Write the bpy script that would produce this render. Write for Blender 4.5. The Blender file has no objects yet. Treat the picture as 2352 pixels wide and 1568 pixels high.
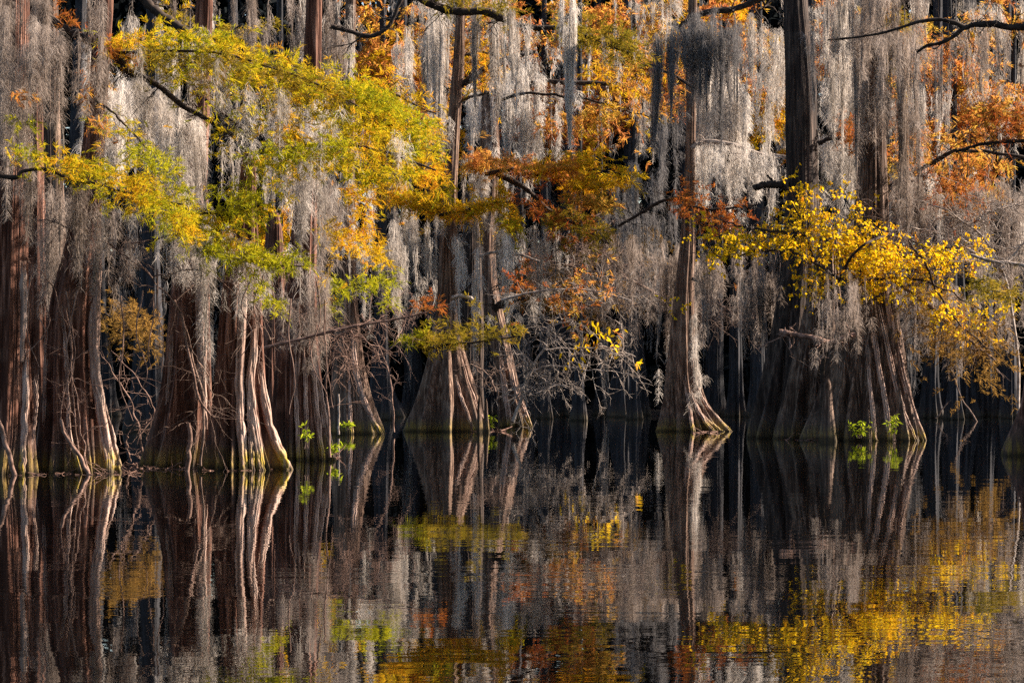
import bpy, math
import numpy as np

# ------------------------------------------------------------------ scene, camera, units
S = bpy.context.scene
COL = S.collection
F, CX, HY, CH = 6670.0, 1176.0, 900.0, 1.5      # focal length / centre / horizon in the photo's 2352 px wide view; camera height in m


def P(px, py, D):
    return np.array([(px - CX) * D / F, D, CH + (HY - py) * D / F])


def DW(py):                                       # distance of the water line seen at row py
    return F * CH / (py - HY)


# ------------------------------------------------------------------ mesh helpers
class MB:
    def __init__(self):
        self.v, self.q, self.n = [], [], 0

    def add(self, V, Q):
        V = np.asarray(V, dtype=np.float32).reshape(-1, 3)
        self.v.append(V)
        self.q.append(np.asarray(Q, dtype=np.int32).reshape(-1, 4) + self.n)
        self.n += len(V)

    def build(self, name, mat, parent=None, smooth=False, loc=None):
        V = np.concatenate(self.v)
        Q = np.concatenate(self.q)
        o0 = np.zeros(3)
        if parent is not None:
            o0 = WORLD[parent.name]
        elif loc is not None:
            o0 = np.asarray(loc, dtype=float)
        V = (V - o0).astype(np.float32)
        me = bpy.data.meshes.new(name)
        me.vertices.add(len(V))
        me.vertices.foreach_set('co', V.ravel())
        me.loops.add(len(Q) * 4)
        me.loops.foreach_set('vertex_index', Q.ravel())
        me.polygons.add(len(Q))
        me.polygons.foreach_set('loop_start', np.arange(0, len(Q) * 4, 4, dtype=np.int32))
        me.polygons.foreach_set('loop_total', np.full(len(Q), 4, dtype=np.int32))
        if smooth:
            me.polygons.foreach_set('use_smooth', np.ones(len(Q), dtype=bool))
        me.update(calc_edges=True)
        me.materials.append(mat)
        o = bpy.data.objects.new(name, me)
        COL.objects.link(o)
        if parent is not None:
            o.parent = parent
            WORLD[o.name] = o0
        else:
            o.location = [float(c) for c in o0]
            WORLD[o.name] = o0
        return o


WORLD = {}


def tag(o, label=None, cat=None, group=None, kind=None):
    for k, v in (('label', label), ('category', cat), ('group', group), ('kind', kind)):
        if v:
            o[k] = v
    return o


def thing(name, loc, label, cat, group=None):
    o = bpy.data.objects.new(name, None)
    COL.objects.link(o)
    o.location = [float(c) for c in loc]
    o.empty_display_size = 0.3
    WORLD[o.name] = np.asarray(loc, dtype=float)
    return tag(o, label, cat, group)


def ribbons(C, side, W):
    """C (R,S,3) centre lines, side (R,3) or (R,S,3), W (R,S) half widths."""
    R, s = C.shape[:2]
    if side.ndim == 2:
        side = side[:, None, :]
    a = C - side * W[..., None]
    b = C + side * W[..., None]
    V = np.stack([a, b], axis=2).reshape(-1, 3)
    base = (np.arange(R) * s * 2)[:, None] + (np.arange(s - 1) * 2)[None, :]
    Q = np.stack([base, base + 1, base + 3, base + 2], axis=-1).reshape(-1, 4)
    return V, Q


def unit(a):
    return a / np.maximum(np.linalg.norm(a, axis=-1, keepdims=True), 1e-9)


def tubes(C, rad, k=4, rng=None):
    """C (R,S,3), rad (R,S)."""
    R, s = C.shape[:2]
    T = unit(np.gradient(C, axis=1))
    ref = np.zeros_like(T)
    ref[..., 1] = 1.0
    fl = np.abs(T[..., 1]) > 0.9
    ref[fl] = (1, 0, 0)
    U = unit(np.cross(T, ref))
    N = np.cross(T, U)
    th = np.arange(k) * 2 * np.pi / k
    V = C[:, :, None, :] + rad[:, :, None, None] * (np.cos(th)[None, None, :, None] * U[:, :, None, :] + np.sin(th)[None, None, :, None] * N[:, :, None, :])
    i = np.arange(R)[:, None, None] * s * k
    j = np.arange(s - 1)[None, :, None] * k
    l = np.arange(k)[None, None, :]
    l2 = (l + 1) % k
    Q = np.stack([i + j + l, i + j + l2, i + j + k + l2, i + j + k + l], axis=-1).reshape(-1, 4)
    return V.reshape(-1, 3), Q


def spline(pts, n):
    """Catmull-Rom through pts (m,d) sampled n times."""
    pts = np.asarray(pts, dtype=float)
    m = len(pts)
    if m == 2:
        t = np.linspace(0, 1, n)[:, None]
        return pts[0] * (1 - t) + pts[1] * t
    p = np.vstack([2 * pts[0] - pts[1], pts, 2 * pts[-1] - pts[-2]])
    u = np.linspace(0, m - 1 - 1e-6, n)
    i = u.astype(int)
    t = (u - i)[:, None]
    p0, p1, p2, p3 = p[i], p[i + 1], p[i + 2], p[i + 3]
    return 0.5 * (2 * p1 + (p2 - p0) * t + (2 * p0 - 5 * p1 + 4 * p2 - p3) * t ** 2 + (3 * p1 - p0 - 3 * p2 + p3) * t ** 3)


def curve3(pts, D, n=40, seed=0, wob=0.0):
    """picture polyline (px, py[, extra depth]) at distance D -> n world points."""
    q = np.array([P(p[0], p[1], D + (p[2] if len(p) > 2 else 0)) for p in pts])
    c = spline(q, n)
    if wob:
        r = np.random.default_rng(abs(seed))
        k = r.normal(size=(n, 3)) * wob
        ker = np.array([1, 2, 3, 2, 1]) / 9.0
        for a in range(3):
            c[:, a] += np.convolve(k[:, a], ker, 'same')
    return c


# ------------------------------------------------------------------ materials
def newmat(name):
    m = bpy.data.materials.new(name)
    m.use_nodes = True
    nt = m.node_tree
    nt.nodes.clear()
    out = nt.nodes.new('ShaderNodeOutputMaterial')
    return m, nt, out


def nd(nt, typ, **kw):
    n = nt.nodes.new(typ)
    for k, v in kw.items():
        if k.startswith('i_'):
            n.inputs[int(k[2:]) if k[2:].isdigit() else k[2:]].default_value = v
        else:
            setattr(n, k, v)
    return n


def ramp(nt, stops):
    r = nt.nodes.new('ShaderNodeValToRGB')
    e = r.color_ramp.elements
    while len(e) < len(stops):
        e.new(0.5)
    for el, (p, c) in zip(e, stops):
        el.position = p
        el.color = (*c, 1)
    return r


def leafmat(name, stops, trans=0.45, nscale=0.8, namt=0.5, rough=0.6):
    """Two-sided leaf or moss: colour by island and by a slow noise through the volume; diffuse + translucent."""
    m, nt, out = newmat(name)
    L = nt.links
    geo = nd(nt, 'ShaderNodeNewGeometry')
    tc = nd(nt, 'ShaderNodeTexCoord')
    no = nd(nt, 'ShaderNodeTexNoise')
    no.inputs['Scale'].default_value = nscale
    no.inputs['Detail'].default_value = 3
    L.new(tc.outputs['Object'], no.inputs['Vector'])
    mr = nd(nt, 'ShaderNodeMapRange')
    mr.inputs['From Min'].default_value = 0.3
    mr.inputs['From Max'].default_value = 0.7
    L.new(no.outputs['Fac'], mr.inputs['Value'])
    mx = nd(nt, 'ShaderNodeMix')
    mx.data_type = 'FLOAT'
    mx.inputs[0].default_value = namt
    L.new(geo.outputs['Random Per Island'], mx.inputs[2])
    L.new(mr.outputs['Result'], mx.inputs[3])
    cr = ramp(nt, stops)
    L.new(mx.outputs[0], cr.inputs['Fac'])
    d = nd(nt, 'ShaderNodeBsdfDiffuse')
    t = nd(nt, 'ShaderNodeBsdfTranslucent')
    L.new(cr.outputs['Color'], d.inputs['Color'])
    L.new(cr.outputs['Color'], t.inputs['Color'])
    ms = nd(nt, 'ShaderNodeMixShader')
    ms.inputs['Fac'].default_value = trans
    L.new(d.outputs[0], ms.inputs[1])
    L.new(t.outputs[0], ms.inputs[2])
    L.new(ms.outputs[0], out.inputs['Surface'])
    return m


def barkmat(name, dark, mid, pale, algae=0.5, band=0.5, fibre=11.0):
    m, nt, out = newmat(name)
    L = nt.links
    tc = nd(nt, 'ShaderNodeTexCoord')
    mp = nd(nt, 'ShaderNodeMapping')
    mp.inputs['Scale'].default_value = (fibre, fibre, 0.55)
    L.new(tc.outputs['Object'], mp.inputs['Vector'])
    no = nd(nt, 'ShaderNodeTexNoise')
    no.inputs['Scale'].default_value = 1.0
    no.inputs['Detail'].default_value = 7
    no.inputs['Roughness'].default_value = 0.65
    L.new(mp.outputs['Vector'], no.inputs['Vector'])
    cr = ramp(nt, [(0.34, dark), (0.5, mid), (0.70, pale)])
    L.new(no.outputs['Fac'], cr.inputs['Fac'])
    # lichen blotches
    n2 = nd(nt, 'ShaderNodeTexNoise')
    n2.inputs['Scale'].default_value = 1.6
    n2.inputs['Detail'].default_value = 6
    L.new(tc.outputs['Object'], n2.inputs['Vector'])
    r2 = nd(nt, 'ShaderNodeMapRange')
    r2.inputs['From Min'].default_value = 0.52
    r2.inputs['From Max'].default_value = 0.68
    L.new(n2.outputs['Fac'], r2.inputs['Value'])
    mk = nd(nt, 'ShaderNodeMath', operation='MULTIPLY')
    mk.inputs[1].default_value = 0.25
    L.new(r2.outputs['Result'], mk.inputs[0])
    m1 = nd(nt, 'ShaderNodeMix')
    m1.data_type = 'RGBA'
    m1.inputs[7].default_value = (pale[0] * 1.15, pale[1] * 1.25, pale[2] * 1.25, 1)
    L.new(mk.outputs[0], m1.inputs[0])
    L.new(cr.outputs['Color'], m1.inputs[6])
    # water line: algae on the lowest hand's breadth, dark wet line, paler flood band above
    sx = nd(nt, 'ShaderNodeSeparateXYZ')
    L.new(tc.outputs['Object'], sx.inputs[0])
    ad = nd(nt, 'ShaderNodeMath', operation='MULTIPLY_ADD')
    L.new(n2.outputs['Fac'], ad.inputs[0])
    ad.inputs[1].default_value = -0.7
    L.new(sx.outputs['Z'], ad.inputs[2])
    b1 = nd(nt, 'ShaderNodeMapRange')
    b1.inputs['From Min'].default_value = 0.75
    b1.inputs['From Max'].default_value = 0.0
    b1.inputs['To Max'].default_value = band
    L.new(ad.outputs[0], b1.inputs['Value'])
    m2 = nd(nt, 'ShaderNodeMix')
    m2.data_type = 'RGBA'
    m2.inputs[7].default_value = (0.10, 0.075, 0.062, 1)
    L.new(b1.outputs['Result'], m2.inputs[0])
    L.new(m1.outputs[2], m2.inputs[6])
    b2 = nd(nt, 'ShaderNodeMapRange')
    b2.inputs['From Min'].default_value = 0.16
    b2.inputs['From Max'].default_value = -0.18
    b2.inputs['To Max'].default_value = algae
    L.new(ad.outputs[0], b2.inputs['Value'])
    m3 = nd(nt, 'ShaderNodeMix')
    m3.data_type = 'RGBA'
    m3.inputs[7].default_value = (0.33, 0.23, 0.015, 1)
    b2m = nd(nt, 'ShaderNodeMapRange')
    b2m.inputs['From Min'].default_value = 0.40
    b2m.inputs['From Max'].default_value = 0.56
    L.new(no.outputs['Fac'], b2m.inputs['Value'])
    b2x = nd(nt, 'ShaderNodeMath', operation='MULTIPLY')
    L.new(b2.outputs['Result'], b2x.inputs[0])
    L.new(b2m.outputs['Result'], b2x.inputs[1])
    L.new(b2x.outputs[0], m3.inputs[0])
    L.new(m2.outputs[2], m3.inputs[6])
    b3 = nd(nt, 'ShaderNodeMapRange')
    b3.inputs['From Min'].default_value = 0.14
    b3.inputs['From Max'].default_value = 0.03
    b3.inputs['To Max'].default_value = 0.75
    L.new(sx.outputs['Z'], b3.inputs['Value'])
    m4 = nd(nt, 'ShaderNodeMix')
    m4.data_type = 'RGBA'
    m4.inputs[7].default_value = (0.02, 0.015, 0.008, 1)
    L.new(b3.outputs['Result'], m4.inputs[0])
    L.new(m3.outputs[2], m4.inputs[6])
    bs = nd(nt, 'ShaderNodeBsdfPrincipled')
    bs.inputs['Roughness'].default_value = 0.85
    bs.inputs['Specular IOR Level'].default_value = 0.25
    L.new(m4.outputs[2], bs.inputs['Base Color'])
    bp = nd(nt, 'ShaderNodeBump')
    bp.inputs['Strength'].default_value = 0.9
    bp.inputs['Distance'].default_value = 0.06
    L.new(no.outputs['Fac'], bp.inputs['Height'])
    L.new(bp.outputs[0], bs.inputs['Normal'])
    L.new(bs.outputs[0], out.inputs['Surface'])
    return m


def watermat():
    m, nt, out = newmat('water')
    L = nt.links
    tc = nd(nt, 'ShaderNodeTexCoord')

    def layer(sx, sy, kx, ky, detail):
        mp = nd(nt, 'ShaderNodeMapping')
        mp.inputs['Scale'].default_value = (sx, sy, 1)
        L.new(tc.outputs['Object'], mp.inputs['Vector'])
        no = nd(nt, 'ShaderNodeTexNoise')
        no.inputs['Scale'].default_value = 1
        no.inputs['Detail'].default_value = detail
        no.inputs['Roughness'].default_value = 0.55
        L.new(mp.outputs['Vector'], no.inputs['Vector'])
        sb = nd(nt, 'ShaderNodeVectorMath', operation='SUBTRACT')
        L.new(no.outputs['Color'], sb.inputs[0])
        sb.inputs[1].default_value = (0.5, 0.5, 0.5)
        mu = nd(nt, 'ShaderNodeVectorMath', operation='MULTIPLY')
        L.new(sb.outputs[0], mu.inputs[0])
        mu.inputs[1].default_value = (kx, ky, 0)
        return mu
    a = layer(0.7, 4.5, 0.018, 0.0105, 2)
    b = layer(0.12, 0.9, 0.008, 0.0075, 2)
    c = layer(1.6, 13.0, 0.012, 0.0080, 1)
    ad = nd(nt, 'ShaderNodeVectorMath', operation='ADD')
    L.new(a.outputs[0], ad.inputs[0])
    L.new(b.outputs[0], ad.inputs[1])
    ac = nd(nt, 'ShaderNodeVectorMath', operation='ADD')
    L.new(ad.outputs[0], ac.inputs[0])
    L.new(c.outputs[0], ac.inputs[1])
    ad = ac
    # calmer and more ruffled patches
    mp = nd(nt, 'ShaderNodeMapping')
    mp.inputs['Scale'].default_value = (0.05, 0.16, 1)
    L.new(tc.outputs['Object'], mp.inputs['Vector'])
    no = nd(nt, 'ShaderNodeTexNoise')
    no.inputs['Scale'].default_value = 1
    no.inputs['Detail'].default_value = 2
    L.new(mp.outputs['Vector'], no.inputs['Vector'])
    mr = nd(nt, 'ShaderNodeMapRange')
    mr.inputs['From Min'].default_value = 0.35
    mr.inputs['From Max'].default_value = 0.65
    mr.inputs['To Min'].default_value = 0.35
    mr.inputs['To Max'].default_value = 1.1
    L.new(no.outputs['Fac'], mr.inputs['Value'])
    sc = nd(nt, 'ShaderNodeVectorMath', operation='SCALE')
    L.new(ad.outputs[0], sc.inputs[0])
    L.new(mr.outputs['Result'], sc.inputs['Scale'])
    up = nd(nt, 'ShaderNodeVectorMath', operation='ADD')
    L.new(sc.outputs[0], up.inputs[0])
    up.inputs[1].default_value = (0, 0, 1)
    nm = nd(nt, 'ShaderNodeVectorMath', operation='NORMALIZE')
    L.new(up.outputs[0], nm.inputs[0])
    bs = nd(nt, 'ShaderNodeBsdfPrincipled')
    bs.inputs['Base Color'].default_value = (0.0012, 0.0011, 0.0012, 1)
    bs.inputs['Roughness'].default_value = 0.0
    bs.inputs['IOR'].default_value = 1.45
    L.new(nm.outputs[0], bs.inputs['Normal'])
    L.new(bs.outputs[0], out.inputs['Surface'])
    return m


def plainmat(name, c1, c2, scale=6.0, rough=0.9):
    m, nt, out = newmat(name)
    L = nt.links
    tc = nd(nt, 'ShaderNodeTexCoord')
    no = nd(nt, 'ShaderNodeTexNoise')
    no.inputs['Scale'].default_value = scale
    no.inputs['Detail'].default_value = 5
    L.new(tc.outputs['Object'], no.inputs['Vector'])
    cr = ramp(nt, [(0.35, c1), (0.65, c2)])
    L.new(no.outputs['Fac'], cr.inputs['Fac'])
    bs = nd(nt, 'ShaderNodeBsdfPrincipled')
    bs.inputs['Roughness'].default_value = rough
    bs.inputs['Specular IOR Level'].default_value = 0.2
    L.new(cr.outputs['Color'], bs.inputs['Base Color'])
    L.new(bs.outputs[0], out.inputs['Surface'])
    return m


M = {}
M['bark_red'] = barkmat('bark_red', (0.020, 0.007, 0.0035), (0.080, 0.027, 0.014), (0.35, 0.185, 0.13), algae=0.5)
M['bark_grey'] = barkmat('bark_grey', (0.014, 0.007, 0.0045), (0.056, 0.030, 0.019), (0.31, 0.205, 0.15), algae=0.3)
M['bark_brown'] = barkmat('bark_brown', (0.028, 0.014, 0.009), (0.105, 0.058, 0.038), (0.36, 0.24, 0.175), algae=0.5)
M['bark_dark'] = barkmat('bark_dark', (0.008, 0.005, 0.004), (0.028, 0.017, 0.013), (0.13, 0.088, 0.068), algae=0.2)
M['bark_far'] = barkmat('bark_far', (0.007, 0.0068, 0.008), (0.018, 0.0175, 0.021), (0.050, 0.047, 0.054), algae=0.1, band=0.3, fibre=7.0)  # bark darkened and blued; shade of the far trees put into the colour
M['bark_sunlit'] = barkmat('bark_sunlit', (0.12, 0.068, 0.048), (0.34, 0.22, 0.17), (0.60, 0.44, 0.36), algae=0.95, band=0.0)  # paler bark; sunlight on the trunk edges put into the colour
M['limb'] = plainmat('limb', (0.014, 0.009, 0.007), (0.05, 0.034, 0.025), 7.0)
M['limb_pale'] = plainmat('limb_pale', (0.16, 0.12, 0.10), (0.40, 0.33, 0.28), 9.0)
M['twig'] = plainmat('twig', (0.07, 0.04, 0.03), (0.22, 0.15, 0.115), 5.0)
M['twig_grey'] = plainmat('twig_grey', (0.18, 0.14, 0.115), (0.42, 0.35, 0.30), 5.0)
M['dead'] = plainmat('dead', (0.08, 0.045, 0.033), (0.28, 0.175, 0.135), 6.0)
M['moss'] = leafmat('moss', [(0.15, (0.12, 0.102, 0.086)), (0.45, (0.38, 0.33, 0.285)), (0.85, (0.74, 0.67, 0.60))], trans=0.5, nscale=0.45, namt=0.6)
M['moss_pale'] = leafmat('moss_pale', [(0.1, (0.34, 0.30, 0.265)), (0.5, (0.62, 0.565, 0.51)), (0.9, (0.80, 0.745, 0.69))], trans=0.5, nscale=0.6, namt=0.45)  # paler copy of the moss; sunlit brightness put into the colour
M['moss_brown'] = leafmat('moss_brown', [(0.15, (0.09, 0.066, 0.052)), (0.45, (0.24, 0.19, 0.157)), (0.9, (0.50, 0.42, 0.365))], trans=0.45, nscale=0.45, namt=0.55)
M['moss_dark'] = leafmat('moss_dark', [(0.0, (0.09, 0.085, 0.085)), (0.5, (0.18, 0.165, 0.16)), (1.0, (0.29, 0.27, 0.255))], trans=0.35, nscale=0.7, namt=0.3)  # darker copy of the moss; shade put into the colour
M['yg'] = leafmat('yellow_green', [(0.1, (0.16, 0.19, 0.010)), (0.4, (0.36, 0.33, 0.012)), (0.62, (0.60, 0.42, 0.015)), (0.9, (0.62, 0.27, 0.02))], trans=0.5, nscale=1.1, namt=0.6)
M['green'] = leafmat('lime_green', [(0.1, (0.13, 0.16, 0.010)), (0.5, (0.33, 0.32, 0.012)), (0.9, (0.56, 0.45, 0.02))], trans=0.5, nscale=1.2, namt=0.5)
M['gold'] = leafmat('gold', [(0.1, (0.34, 0.27, 0.012)), (0.5, (0.66, 0.40, 0.015)), (0.9, (0.66, 0.22, 0.02))], trans=0.5, nscale=0.9, namt=0.6)
M['orange'] = leafmat('orange', [(0.1, (0.38, 0.29, 0.04)), (0.35, (0.56, 0.33, 0.05)), (0.6, (0.56, 0.22, 0.055)), (0.95, (0.42, 0.11, 0.05))], trans=0.6, nscale=0.35, namt=0.65)
M['rust'] = leafmat('rust', [(0.1, (0.20, 0.10, 0.02)), (0.5, (0.38, 0.13, 0.025)), (0.9, (0.40, 0.075, 0.025))], trans=0.45, nscale=0.8, namt=0.5)
M['olive'] = leafmat('olive', [(0.1, (0.10, 0.09, 0.012)), (0.5, (0.25, 0.19, 0.018)), (0.9, (0.40, 0.24, 0.025))], trans=0.45, nscale=1.0, namt=0.5)
M['brown_leaf'] = leafmat('brown_leaf', [(0.1, (0.13, 0.075, 0.025)), (0.5, (0.30, 0.17, 0.04)), (0.9, (0.42, 0.23, 0.06))], trans=0.4, nscale=1.0, namt=0.5)
M['oval'] = leafmat('oval_leaf', [(0.1, (0.40, 0.33, 0.01)), (0.35, (0.74, 0.50, 0.012)), (0.75, (0.78, 0.43, 0.012)), (1.0, (0.66, 0.20, 0.02))], trans=0.5, nscale=1.3, namt=0.4)
M['sapling'] = leafmat('sapling', [(0.1, (0.16, 0.22, 0.012)), (0.6, (0.36, 0.42, 0.02)), (1.0, (0.55, 0.54, 0.05))], trans=0.5, nscale=3, namt=0.3)
M['far_leaf'] = leafmat('far_leaf', [(0.0, (0.006, 0.008, 0.008)), (0.6, (0.017, 0.020, 0.022)), (1.0, (0.035, 0.037, 0.036))], trans=0.2, nscale=0.15, namt=0.5)  # near-black leaves; the far forest's shade put into the colour
M['mud'] = plainmat('mud', (0.012, 0.009, 0.007), (0.05, 0.036, 0.028), 1.2)
M['litter'] = plainmat('litter', (0.07, 0.035, 0.025), (0.26, 0.15, 0.11), 8.0)
M['water'] = watermat()


# ------------------------------------------------------------------ trunks
def trunk_mesh(D, sil, seed, nth=176, nz=110, ridges=9, A0=0.42, A1=0.10, zf=2.2, bark=0.014, zmin=-0.35, drift=0.5, sharp=1.0):
    """Fluted, flared trunk through a list of (row, left edge, right edge)."""
    r = np.random.default_rng(seed)
    sil = sorted(sil, key=lambda s: -s[0])
    z = np.array([CH + (HY - s[0]) * D / F for s in sil])
    z -= z[0]                                                     # foot at water level
    xc = np.array([((s[1] + s[2]) / 2 - CX) * D / F for s in sil])
    R = np.array([(s[2] - s[1]) / 2 * D / F for s in sil])
    ztop = z[-1]
    u = np.linspace(0, 1, nz)
    zz = zmin + (ztop - zmin) * (0.35 * u + 0.65 * u ** 2.0)
    # smooth monotone interpolation
    def sm(a):
        f = np.interp(np.linspace(zmin, ztop, 600), z, a)
        k = np.hanning(41); k /= k.sum()
        f = np.convolve(np.pad(f, 20, mode='edge'), k, 'valid')
        return np.interp(zz, np.linspace(zmin, ztop, 600), f)
    xs, Rs = sm(xc), sm(R)
    below = zz < 0
    Rs[below] = np.interp(0, zz, Rs) * (1 + (-zz[below]) * 0.25)
    th = np.linspace(0, 2 * np.pi, nth, endpoint=False)
    ang = (np.arange(ridges) + r.uniform(-0.33, 0.33, ridges)) * 2 * np.pi / ridges + r.uniform(0, 6.28)
    wid = r.uniform(0.55, 1.0, ridges) * 1.5 / ridges * sharp
    amp = r.uniform(0.6, 1.0, ridges)
    ph = r.uniform(0, 6.28, ridges)
    rid = np.zeros((nz, nth))
    for k in range(ridges):
        a = ang[k] + drift * 0.12 * np.sin(zz * 0.5 + ph[k])
        d = (th[None, :] - a[:, None] + np.pi) % (2 * np.pi) - np.pi
        w = wid[k] * (1 + 0.55 * np.clip(zz / 4.0, 0, 1))[:, None]
        rid = np.maximum(rid, amp[k] * np.exp(-np.abs(d / w) ** 1.7))
    # lesser folds
    fold = np.zeros((nz, nth))
    for k in range(5):
        n = r.integers(11, 34)
        fold += np.sin(n * th[None, :] + r.uniform(0, 6.28) + 0.8 * np.sin(zz * r.uniform(0.3, 0.9) + r.uniform(0, 6))[:, None]) * 0.5
    A = (A0 * np.exp(-np.clip(zz, 0, None) / zf) + A1)[:, None]
    rr = Rs[:, None] * (1 + 0.30 * A) * (1 - A * (1 - rid) * 1.0 + 0.02 * fold)
    # bark cords
    for k in range(6):
        n = r.integers(34, 80)
        rr += bark * np.sin(n * th[None, :] + r.uniform(0, 6.28) + 1.5 * np.sin(zz * r.uniform(0.4, 1.4) + r.uniform(0, 6))[:, None]) * r.uniform(0.3, 1.0) * np.clip(Rs, 0.08, 0.8)[:, None]
    rr = np.maximum(rr, 0.02)
    lean = r.normal(0, 0.03) * zz
    X = xs[:, None] + rr * np.sin(th)[None, :]
    Y = D + lean[:, None] + rr * -np.cos(th)[None, :]
    V = np.stack([X, Y, np.repeat(zz[:, None], nth, 1)], -1).reshape(-1, 3)
    i = np.arange(nz - 1)[:, None] * nth
    j = np.arange(nth)[None, :]
    j2 = (j + 1) % nth
    Q = np.stack([i + j, i + j2, i + nth + j2, i + nth + j], -1).reshape(-1, 4)
    mb = MB()
    mb.add(V, Q)
    return mb


# ------------------------------------------------------------------ moss
def moss_fill(mb, rng, tops, L, rad, px, dens=1.0, w=1.6, curl=1.0, cl=1.0):
    """tops (n,3) world, L (n,) m, rad (n,) m, px metres per picture px at this distance."""
    n = len(tops)
    S_ = 6
    # vertical streaks
    cnt = np.maximum(3, (L / px * rad / px * 0.070 * dens)).astype(int)
    idx = np.repeat(np.arange(n), cnt)
    R = len(idx)
    t0 = rng.uniform(0, 0.8, R) ** 1.1
    ln = np.minimum(rng.uniform(0.12, 0.38, R), 1.0 - t0)
    t = t0[:, None] + ln[:, None] * np.linspace(0, 1, S_)[None]
    env = (np.clip(1.02 - t, 0, 1) ** 0.85) * np.clip(t * 5 + 0.35, 0, 1)
    ox = rng.normal(0, 0.52, R)
    oy = rng.normal(0, 0.52, R)
    fr, ph = rng.uniform(5, 22, R), rng.uniform(0, 6.28, R)
    sway = rng.normal(0, 0.35, n)[idx]
    sf, sp = rng.uniform(2, 5, n)[idx], rng.uniform(0, 6.28, n)[idx]
    C = np.empty((R, S_, 3))
    rd = rad[idx][:, None]
    C[..., 0] = tops[idx, 0][:, None] + rd * (ox[:, None] * env + 0.16 * np.sin(fr[:, None] * t + ph[:, None]) + sway[:, None] * np.sin(sf[:, None] * t + sp[:, None]))
    C[..., 1] = tops[idx, 1][:, None] + rd * (oy[:, None] * env + 0.16 * np.cos(fr[:, None] * t * 1.3 + ph[:, None]))
    C[..., 2] = tops[idx, 2][:, None] - L[idx][:, None] * t
    a = rng.uniform(0, np.pi, R)
    side = np.stack([np.cos(a), np.sin(a), np.zeros(R)], -1)
    W = (rng.uniform(0.45, 1.0, R) * w * px * 0.5)[:, None] * np.array([0.5, 1, 1, 0.9, 0.7, 0.25])[None]
    mb.add(*ribbons(C, side, W))
    # curls
    cnt = np.maximum(3, (L / px * 0.95 * dens * curl * np.clip(rad / px / 6, 0.6, 3))).astype(int)
    idx = np.repeat(np.arange(n), cnt)
    R = len(idx)
    t = rng.uniform(0.0, 1.0, R)
    env = (np.clip(1.02 - t, 0, 1) ** 0.5) * np.clip(t * 6 + 0.25, 0, 1)
    a = rng.uniform(0, 2 * np.pi, R)
    rad_i = rad[idx]
    rr = rad_i * rng.uniform(0.1, 1.0, R) * env
    sway = rng.normal(0, 0.0, n)[idx]
    base = np.stack([tops[idx, 0] + rr * np.cos(a), tops[idx, 1] + rr * np.sin(a), tops[idx, 2] - L[idx] * t], -1)
    s = np.linspace(0, 1, 5)
    ln = px * cl * rng.uniform(4, 13, R)
    out = np.stack([np.cos(a), np.sin(a), np.zeros(R)], -1)
    a2 = a + rng.choice([-1, 1], R) * rng.uniform(0.6, 2.0, R)
    out2 = np.stack([np.cos(a2), np.sin(a2), np.zeros(R)], -1)
    upb = rng.uniform(-0.8, 0.25, R)
    C = base[:, None, :] + ln[:, None, None] * (out[:, None, :] * (s - 0.45 * s ** 2)[None, :, None] + out2[:, None, :] * (0.5 * s ** 2)[None, :, None])
    C[..., 2] += ln[:, None] * (upb[:, None] * s[None] - 0.55 * s[None] ** 2)
    b = rng.uniform(0, np.pi, R)
    side = unit(np.stack([np.cos(b), np.sin(b), rng.normal(0, 0.6, R)], -1))
    W = (rng.uniform(0.4, 0.9, R) * w * px * 0.42)[:, None] * np.array([0.9, 1, 0.9, 0.7, 0.2])[None]
    mb.add(*ribbons(C, side, W))


MCOUNT = [0, 0]


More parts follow.
